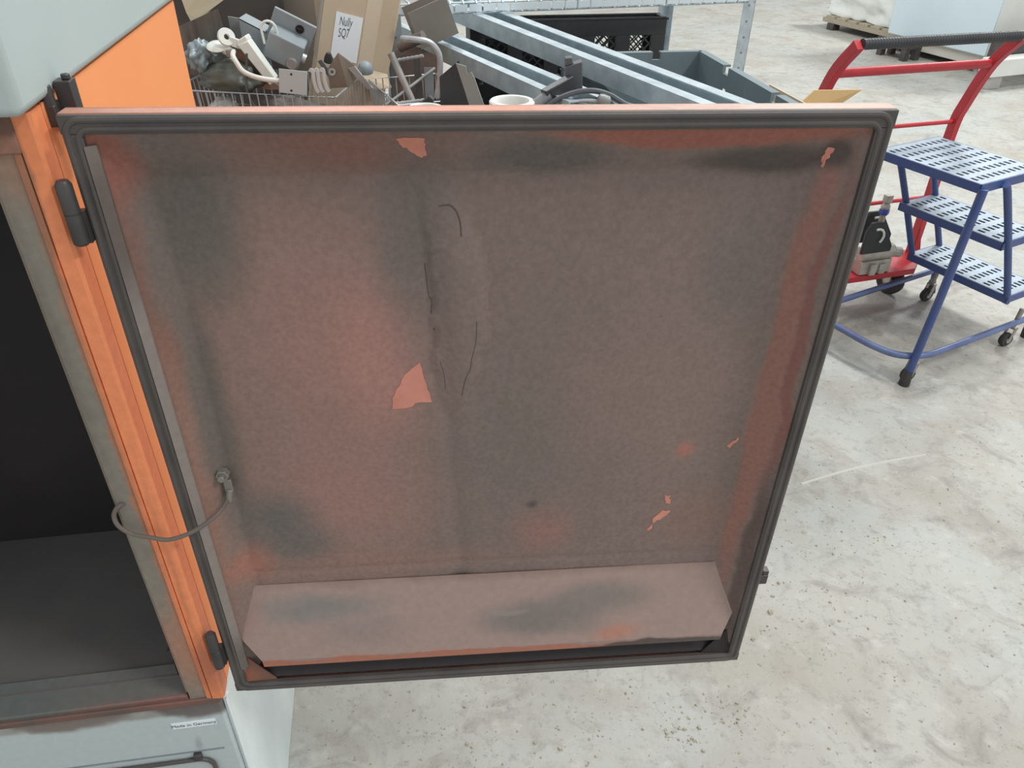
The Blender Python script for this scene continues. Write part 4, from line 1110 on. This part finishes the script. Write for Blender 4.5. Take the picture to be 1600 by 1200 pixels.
# cable bundle
cab = thing('cable_bundle', 'loose bundle of grey and black cables with a plug below the zinc channel', 'cable', (0.16, 1.78, 1.11))
o = Vector((0.16, 1.78, 1.11))
def cable(pts, r, m):
    b = B(off=o); b.tube(smooth_path(pts, 6), r, 8); obj('cable', b, m, cab)
M_CABLE = mat('grey_cable', srgb(84, 88, 92), 0.5)
M_CABLE2 = mat('pale_cable', srgb(168, 172, 174), 0.5)
cable([(0.05, 1.78, 1.118), (0.09, 1.78, 1.148), (0.13, 1.78, 1.164), (0.17, 1.78, 1.168), (0.205, 1.78, 1.160), (0.228, 1.78, 1.148), (0.25, 1.78, 1.138), (0.30, 1.78, 1.128)], 0.0062, M_CABLE)
cable([(0.08, 1.775, 1.122), (0.12, 1.775, 1.146), (0.16, 1.775, 1.152), (0.20, 1.775, 1.150)], 0.0045, M_CABLE)
cable([(0.06, 1.77, 1.115), (0.11, 1.77, 1.141), (0.15, 1.77, 1.149), (0.18, 1.77, 1.148)], 0.0042, M_CABLE2)
cable([(0.11, 1.765, 1.112), (0.135, 1.765, 1.140), (0.17, 1.765, 1.137), (0.21, 1.765, 1.128), (0.26, 1.765, 1.122)], 0.0048, M_CABLE)
cable([(0.10, 1.76, 1.11), (0.125, 1.76, 1.133), (0.15, 1.76, 1.130), (0.165, 1.76, 1.115)], 0.0045, M_CABLE2)
b = B(off=o); b.lathe([(0.005, 0), (0.010, 0.003), (0.012, 0.012), (0.011, 0.026), (0.006, 0.030)], (0.178, 1.765, 1.157), (1, 0, -0.3), 14); obj('plug', b, mat('plug_grey', srgb(140, 142, 142), 0.4), cab)
# zinc strip filling in front of the grey crate
# cardboard sheets beside the grey crate, on the floor side
CB = thing('open_carton', 'open brown cardboard carton with loose flaps beside the grey crate', 'box', (0.955, 2.50, 0.0), radians(14))
b = B(); b.bb((-0.08, -0.09, 0.0), (0.08, 0.09, 0.90)); obj('carton', b, M_CARD, CB, bevel=0.004)
b = B(); b.plate([(-0.08, -0.09, 0.90), (-0.08, 0.09, 0.90), (-0.075, 0.19, 0.985), (-0.085, -0.05, 0.985), (-0.09, -0.12, 0.96)], 0.005, (-1, 0, 0)); obj('flap', b, M_CARD, CB, smooth=0)
b = B(); b.plate([(-0.06, 0.09, 0.90), (0.08, 0.09, 0.90), (0.19, 0.07, 0.985), (0.03, 0.09, 0.985)], 0.005, (0, 1, 0)); obj('flap', b, mat('brown_kraft', srgb(204, 172, 124), 0.85), CB, smooth=0)

# ------------------------------------------------------------------ red trolley
cdir = Vector((0.951, 0.308, 0)).normalized()
RA = math.atan2(cdir.y, cdir.x)
TR = thing('hand_trolley', 'red steel hand trolley with black grip bar, carrying a pump', 'trolley', (1.755, 3.15, 0), RA)
# local: x along the handle (0 right upright .. -0.70 left), y towards the back, negative y towards the viewer
LT = 0.70
for x in (0.0, -LT):
    b = B()
    b.sweep(smooth_path([(x, 0, 0.15), (x, 0, 0.45), (x, 0, 0.72), (x, -0.02, 0.82), (x, -0.079, 0.98), (x, -0.168, 1.092)], 5), [(-0.019, -0.014), (0.019, -0.014), (0.019, 0.014), (-0.019, 0.014)], up=(1, 0, 0))
    obj('upright', b, M_RED, TR, bevel=0.002)
b = B(); b.cyl((-LT + 0.012, -0.168, 1.092), (-0.012, -0.168, 1.092), 0.0178, 20)
gr = obj('grip_bar', b, M_BLACK, TR)
b = B()
for k in range(56):
    x = -LT + 0.03 + (LT - 0.06) * k / 55
    b.lathe([(0.0172, -0.003), (0.0187, -0.002), (0.0187, 0.002), (0.0172, 0.003)], (x, -0.168, 1.092), (1, 0, 0), 14)
gg = obj('grip_ribs', b, M_BLACK, gr)
gg['kind'] = 'stuff'
for (z, y, r) in ((0.98, -0.079, 0.0165), (0.745, 0.0, 0.0085), (0.43, 0.0, 0.0085)):
    b = B(); b.cyl((-LT, y, z), (0, y, z), r, 16); obj('crossbar', b, M_RED, TR)
for x in (0.0, -LT):
    b = B(); b.plate([(x - 0.012, 0.02, 0.30), (x - 0.012, -0.02, 0.30), (x - 0.012, -0.06, 0.18), (x - 0.012, 0.02, 0.18)], 0.006, (1, 0, 0)); obj('gusset', b, M_RED, TR, smooth=0)
b = B(); b.plate([(-LT - 0.02, 0.03, 0.15), (0.02, 0.03, 0.15), (0.02, -0.04, 0.15), (-0.10, -0.145, 0.15), (-LT + 0.08, -0.145, 0.15), (-LT - 0.02, -0.04, 0.15)], 0.025, (0, 0, 1))
obj('deck', b, M_RED, TR, bevel=0.002)
for (x, y) in ((-0.09, -0.025), (-LT + 0.09, -0.025)):
    b = B(); b.lathe([(0.022, -0.018), (0.058, -0.018), (0.064, -0.010), (0.064, 0.010), (0.058, 0.018), (0.022, 0.018)], (x, y, 0.064), (1, 0.25, 0), 24, closed=True)
    wh = obj('wheel', b, M_RUBBER, TR)
    b = B(); b.cyl((x - 0.024, y - 0.006, 0.064), (x + 0.024, y + 0.006, 0.064), 0.0235, 18)
    obj('hub', b, M_STEEL, wh)
    b = B()
    for s in (-1, 1): b.bar((x + s * 0.026, y + s * 0.0065, 0.055), (x + s * 0.026, y + s * 0.0065, 0.150), 0.004, 0.036, up=(0, 1, 0))
    obj('fork', b, mat('pale_fork', srgb(186, 182, 172), 0.45, 0.4), TR)
# pump on the trolley deck
PM = thing('pump_head', 'small black and silver pump head with a blue fitting on the red trolley', 'pump', (1.50, 2.985, 0.176), RA)
M_CAST = mat('cast_aluminium', srgb(196, 192, 182), 0.4, 0.4, col2=srgb(160, 154, 144), scale=26, amt=0.7)
b = B(); b.bb((-0.09, -0.06, 0.0), (0.06, 0.05, 0.06)); b.bb((-0.05, -0.075, 0.0), (-0.02, 0.05, 0.05)); b.bb((0.0, -0.07, 0.0), (0.03, 0.05, 0.045)); b.cyl((-0.09, -0.03, 0.085), (0.07, -0.03, 0.085), 0.032, 20)
obj('casting', b, M_CAST, PM, bevel=0.004)
b = B(); b.cyl((0.05, -0.03, 0.085), (0.115, -0.03, 0.070), 0.022, 16); b.cyl((0.11, -0.03, 0.071), (0.122, -0.03, 0.068), 0.012, 12)
obj('outlet', b, M_CAST, PM)
for (x, y, s) in ((-0.06, -0.065, 0.9), (0.01, 0.035, 1.0)):
    b = B(); b.plate([(x - 0.06 * s, y, 0.10), (x + 0.10 * s, y, 0.10), (x + 0.10 * s, y, 0.125), (x + 0.02 * s, y, 0.235), (x - 0.04 * s, y, 0.235), (x - 0.06 * s, y, 0.20)], 0.014, (0, 1, 0))
    bp = obj('end_plate', b, M_BLACK, PM, bevel=0.003)
    b = B(); b.tube(arc((x - 0.005, y - 0.004, 0.175), 0.036 * s, -0.9, 1.9, 14), 0.005, 8); obj('trim_arc', b, M_WHITE, bp)
b = B(); b.cyl((0.0, 0.0, 0.20), (0.0, 0.0, 0.265), 0.012, 14); b.lathe([(0.017, 0), (0.019, 0.01), (0.012, 0.025)], (0.0, 0.0, 0.262), (0, 0, 1), 14); b.box((0.0, 0.0, 0.305), (0.03, 0.025, 0.03))
obj('vent_stack', b, M_CAST, PM, bevel=0.002)
b = B(); b.lathe([(0.018, 0), (0.020, 0.004), (0.020, 0.022), (0.016, 0.026)], (0.0, 0.0, 0.238), (0, 0, 1), 6); obj('blue_fitting', b, mat('blue_plastic', srgb(70, 84, 170), 0.4), PM)

# ------------------------------------------------------------------ blue rolling step ladder
LD = thing('step_ladder', 'blue rolling step ladder with three perforated steel treads', 'ladder', (1.458, 2.422, 0), radians(30))
# local: x = run of the steps (away, to the right), y = -u (to the left, away); u>0 is the viewer's right
def LP(u, w, z): return (w, -u, z)
M_TREAD = mat('tread_zinc', srgb(160, 172, 184), 0.45, 0.2, col2=srgb(136, 148, 162), scale=16, amt=0.6)
M_HOLE_SHADE = mat('tread_hole_shade', srgb(98, 106, 118), 0.6)
def tread(u0, u1, w0, w1, z):
    fr = B()
    h = 0.030
    fr.bb((w0, -u1, z - h), (w0 + 0.004, -u0, z)); fr.bb((w1 - 0.004, -u1, z - h), (w1, -u0, z))
    fr.bb((w0, -u1, z - h), (w1, -u1 + 0.004, z)); fr.bb((w0, -u0 - 0.004, z - h), (w1, -u0, z))
    t = obj('tread', fr, M_BLUE, LD, smooth=0)
    nu, nw = 15, int((w1 - w0) / 0.015) | 1
    b = B()
    def q(i, n, a, c): return a + (c - a) * i / n
    us = [u0 + 0.005 + (u1 - u0 - 0.010) * i / nu for i in range(nu + 1)]
    ws = [w0 + 0.005 + (w1 - w0 - 0.010) * i / nw for i in range(nw + 1)]
    V = {}
    def vv(i, j):
        if (i, j) not in V: V[(i, j)] = b.bm.verts.new((ws[j], -us[i], z + 0.0005))
        return V[(i, j)]
    for i in range(nu):
        for j in range(nw):
            if i % 2 == 1 and j % 2 == 1: continue
            b.bm.faces.new([vv(i, j), vv(i, j + 1), vv(i + 1, j + 1), vv(i + 1, j)])
    r = bmesh.ops.extrude_face_region(b.bm, geom=list(b.bm.faces))
    for v in [g for g in r['geom'] if isinstance(g, bmesh.types.BMVert)]: v.co.z -= 0.003
    obj('perforated_plate', b, M_TREAD, t, smooth=0)
    b = B(); b.bb((w0 + 0.005, -u1 + 0.005, z - 0.008), (w1 - 0.005, -u0 - 0.005, z - 0.005)); obj('hole_shade_sheet', b, M_HOLE_SHADE, t, smooth=0)  # dark sheet added below the plate so the holes look shaded
tread(-0.37, 0.035, 0.02, 0.36, 0.75)
tread(-0.385, 0.045, 0.275, 0.50, 0.50)
tread(-0.385, 0.055, 0.445, 0.655, 0.25)
def ltube(name, pts, r, m=None, n=5):
    b = B(); b.tube(smooth_path([LP(*p) for p in pts], n), r, 12); return obj(name, b, m or M_BLUE, LD)
def stub(name, pts, r, m=None):
    b = B(); b.tube([LP(*p) for p in pts], r, 12); return obj(name, b, m or M_BLUE, LD)
for s, uu in ((1, 0.045), (-1, -0.375)):
    k = 1 if s > 0 else -1
    # rear support leg from the platform to the floor
    stub('leg', [(uu - 0.005 * k, 0.03, 0.735), (uu + 0.0 * k, 0.005, 0.35), (uu + 0.005 * k, -0.03, 0.03)], 0.0145)
    b = B(); b.lathe([(0.020, 0), (0.018, 0.03), (0.0155, 0.06)], LP(uu + 0.005 * k, -0.033, 0.0), (0.04, 0, 1), 16); obj('rubber_foot', b, M_RUBBER, LD)
    # stringers carrying the treads
    ltube('stringer', [(uu, 0.14, 0.735), (uu, 0.17, 0.70), (uu, 0.30, 0.50), (uu, 0.452, 0.25), (uu, 0.46, 0.215)], 0.0125)
    ltube('stringer', [(uu, 0.345, 0.735), (uu, 0.42, 0.60), (uu, 0.50, 0.46), (uu, 0.645, 0.22), (uu + 0.01 * k, 0.70, 0.06)], 0.0125)
    b = B(); b.lathe([(0.020, 0), (0.018, 0.03), (0.0145, 0.06)], LP(uu + 0.012 * k, 0.715, 0.0), (-0.25, 0, 1), 16); obj('rubber_foot', b, M_RUBBER, LD)
# base rail: U shape with rounded corners round the rear
rail = [(0.075, 0.95, 0.11), (0.065, 0.6, 0.11), (0.06, 0.14, 0.11), (0.05, 0.03, 0.11), (0.0, -0.055, 0.11), (-0.09, -0.085, 0.11), (-0.20, -0.088, 0.11), (-0.27, -0.085, 0.11), (-0.345, -0.055, 0.11), (-0.385, 0.03, 0.11), (-0.390, 0.14, 0.11), (-0.39, 0.6, 0.11), (-0.39, 0.95, 0.11)]
ltube('base_rail', rail, 0.0125, mat('worn_blue_rail', srgb(108, 122, 160), 0.4, 0.2, col2=srgb(72, 84, 128), scale=9, amt=0.7))
# casters
for (u, w) in ((0.055, 0.565), (-0.345, 0.615), (0.035, -0.005), (-0.40, -0.005)):
    b = B(); b.lathe([(0.010, -0.011), (0.026, -0.011), (0.029, -0.006), (0.029, 0.006), (0.026, 0.011), (0.010, 0.011)], LP(u, w, 0.029), (0.2, 1, 0), 20, closed=True)
    wh = obj('caster_wheel', b, M_RUBBER, LD)
    b = B(); p = Vector(LP(u, w, 0.029)); b.cyl(p - Vector((0.003, 0.016, 0)), p + Vector((0.003, 0.016, 0)), 0.0105, 14); obj('hub', b, M_STEEL, wh)
    b = B(); b.bar(p + Vector((0, 0.015, 0)), p + Vector((0.015, 0.015, 0.05)), 0.003, 0.02, up=(1, 0, 0)); b.bar(p - Vector((0, 0.015, 0)), p + Vector((0.015, -0.015, 0.05)), 0.003, 0.02, up=(1, 0, 0)); b.box(p + Vector((0.015, 0, 0.05)), (0.024, 0.034, 0.004)); b.cyl(p + Vector((0.015, 0, 0.05)), p + Vector((0.03, 0, 0.13)), 0.008, 12, 0.010)
    obj('caster_fork', b, mat('caster_steel', srgb(150, 144, 140), 0.45, 0.3), LD)

# ------------------------------------------------------------------ far machines on the right
gd = Vector((0.39, -0.92, 0)).normalized(); hd = Vector((0.92, 0.39, 0)).normalized()
FA = math.atan2(hd.y, hd.x)
FM = thing('machine_cabinet', 'large pale blue and white machine cabinet standing far behind the trolley', 'machine', (4.22, 7.43, 0), FA)
M_PALE = mat('pale_blue_paint', srgb(206, 220, 226), 0.45, col2=srgb(196, 212, 219), scale=2, amt=0.7)
M_OFFWHITE = mat('off_white_paint', srgb(226, 228, 222), 0.5, col2=srgb(214, 214, 206), scale=3, amt=0.7)
# local: x along the front (right), y away along the left face
b = B(); b.bb((0, 0, 0.15), (1.8, 1.18, 1.9)); obj('body', b, M_OFFWHITE, FM, bevel=0.01)
b = B(); b.bb((-0.012, 0.004, 0.16), (0.0, 1.17, 1.88)); sp = obj('side_door', b, M_PALE, FM, bevel=0.004)
b = B(); b.bb((-0.03, 1.06, 0.50), (-0.012, 1.09, 0.56)); obj('handle', b, M_BLACK_METAL, sp)
b = B(); b.bb((0.02, 0.04, 0.06), (1.78, 1.14, 0.15)); obj('plinth', b, mat('beige_plinth', srgb(196, 192, 182), 0.6, col2=srgb(180, 176, 166), scale=4, amt=0.6), FM, bevel=0.004)
for (x, y) in ((0.1, 0.1), (0.1, 1.1), (1.6, 0.1), (1.6, 1.1)):
    b = B(); b.cyl((x, y, 0), (x, y, 0.03), 0.05, 16); b.cyl((x, y, 0.03), (x, y, 0.06), 0.02, 12); obj('levelling_foot', b, M_STEEL, FM)
SK = thing('steel_skid', 'white steel beam on grey blocks in front of the pale cabinet', 'skid', (4.0, 6.86, 0), FA)
b = B(); b.bb((0.0, 0.0, 0.10), (2.0, 0.14, 0.24)); obj('beam', b, M_OFFWHITE, SK, bevel=0.006)
for x in (0.02, 1.5):
    b = B(); b.bb((x, 0.01, 0.0), (x + 0.14, 0.13, 0.10)); obj('block', b, mat('grey_block', srgb(168, 166, 160), 0.7), SK, bevel=0.005)
b = B(); b.bb((0.12, 0.15, 0.18), (1.9, 0.20, 0.36)); obj('gap_shade_bar', b, M_BLACK_METAL, SK, bevel=0.004)  # dark bar added for the shade of the gap above the beam
# dark steel trestle at the cabinet's side
TS = thing('low_trestle', 'low dark steel trestle with square legs beside the pale cabinet', 'trestle', (3.74, 7.97, 0), FA)
for (x, y) in ((0.0, 0.0), (0.0, 0.30), (0.14, 0.0), (0.14, 0.30)):
    b = B(); b.bb((x - 0.03, y - 0.03, 0), (x + 0.03, y + 0.03, 0.10)); obj('leg', b, M_BLACK_METAL, TS, bevel=0.003)
b = B(); b.bb((-0.03, -0.03, 0.10), (0.17, 0.33, 0.13)); obj('top_frame', b, M_BLACK_METAL, TS, bevel=0.003)
# wooden pallet with a plastic-wrapped bundle
PA = thing('wooden_pallet', 'wooden pallet on dark feet under the plastic wrapped bundle', 'pallet', (3.90, 8.72, 0), FA)
M_WOOD = mat('grey_wood', srgb(176, 164, 146), 0.75, col2=srgb(150, 138, 122), scale=6, amt=0.7, stretch=(1, 8, 8))
for k in range(6):
    b = B(); b.bb((0.0, 0.02 + k * 0.17, 0.115), (0.9, 0.15 + k * 0.17, 0.14)); obj('plank', b, M_WOOD, PA, bevel=0.002)
for x in (0.0, 0.40, 0.80):
    b = B(); b.bb((x, 0.0, 0.07), (x + 0.1, 1.05, 0.115)); obj('bearer', b, M_WOOD, PA, bevel=0.002)
for (x, y) in ((0.04, 0.9), (0.04, 0.12), (0.84, 0.9), (0.84, 0.12)):
    b = B(); b.bb((x - 0.05, y - 0.05, 0.0), (x + 0.05, y + 0.05, 0.07)); obj('foot', b, M_BLACK_METAL, PA, bevel=0.004)
b = B()
bmesh.ops.create_grid(b.bm, x_segments=2, y_segments=2, size=0.1); b.bm.clear()
bmesh.ops.create_cube(b.bm, size=2.0)
bmesh.ops.subdivide_edges(b.bm, edges=list(b.bm.edges), cuts=22, use_grid_fill=True)
for v in b.bm.verts:
    c = v.co.copy()
    sph = c.normalized() * 1.25
    c = c.lerp(sph, 0.25)
    k = 0.10 * noise.noise(c * 2.1) + 0.05 * noise.noise(c * 5.3 + Vector((3, 1, 0)))
    c = c * (1 + k)
    v.co = Vector((c.x * 0.40, c.y * 0.50, max(c.z, -0.95) * 0.34))
bd = obj('wrapped_bundle', b, mat('milky_plastic_film', srgb(236, 238, 234), 0.3, col2=srgb(214, 220, 216), scale=7, amt=0.6, bump=0.5, bscale=9), loc=Vector((3.90, 8.72, 0.465)) + hd * 0.45 - gd * 0.55, rotz=FA, smooth=60)
tag(bd, 'bulging bundle wrapped in milky plastic film on the pallet', 'bundle')
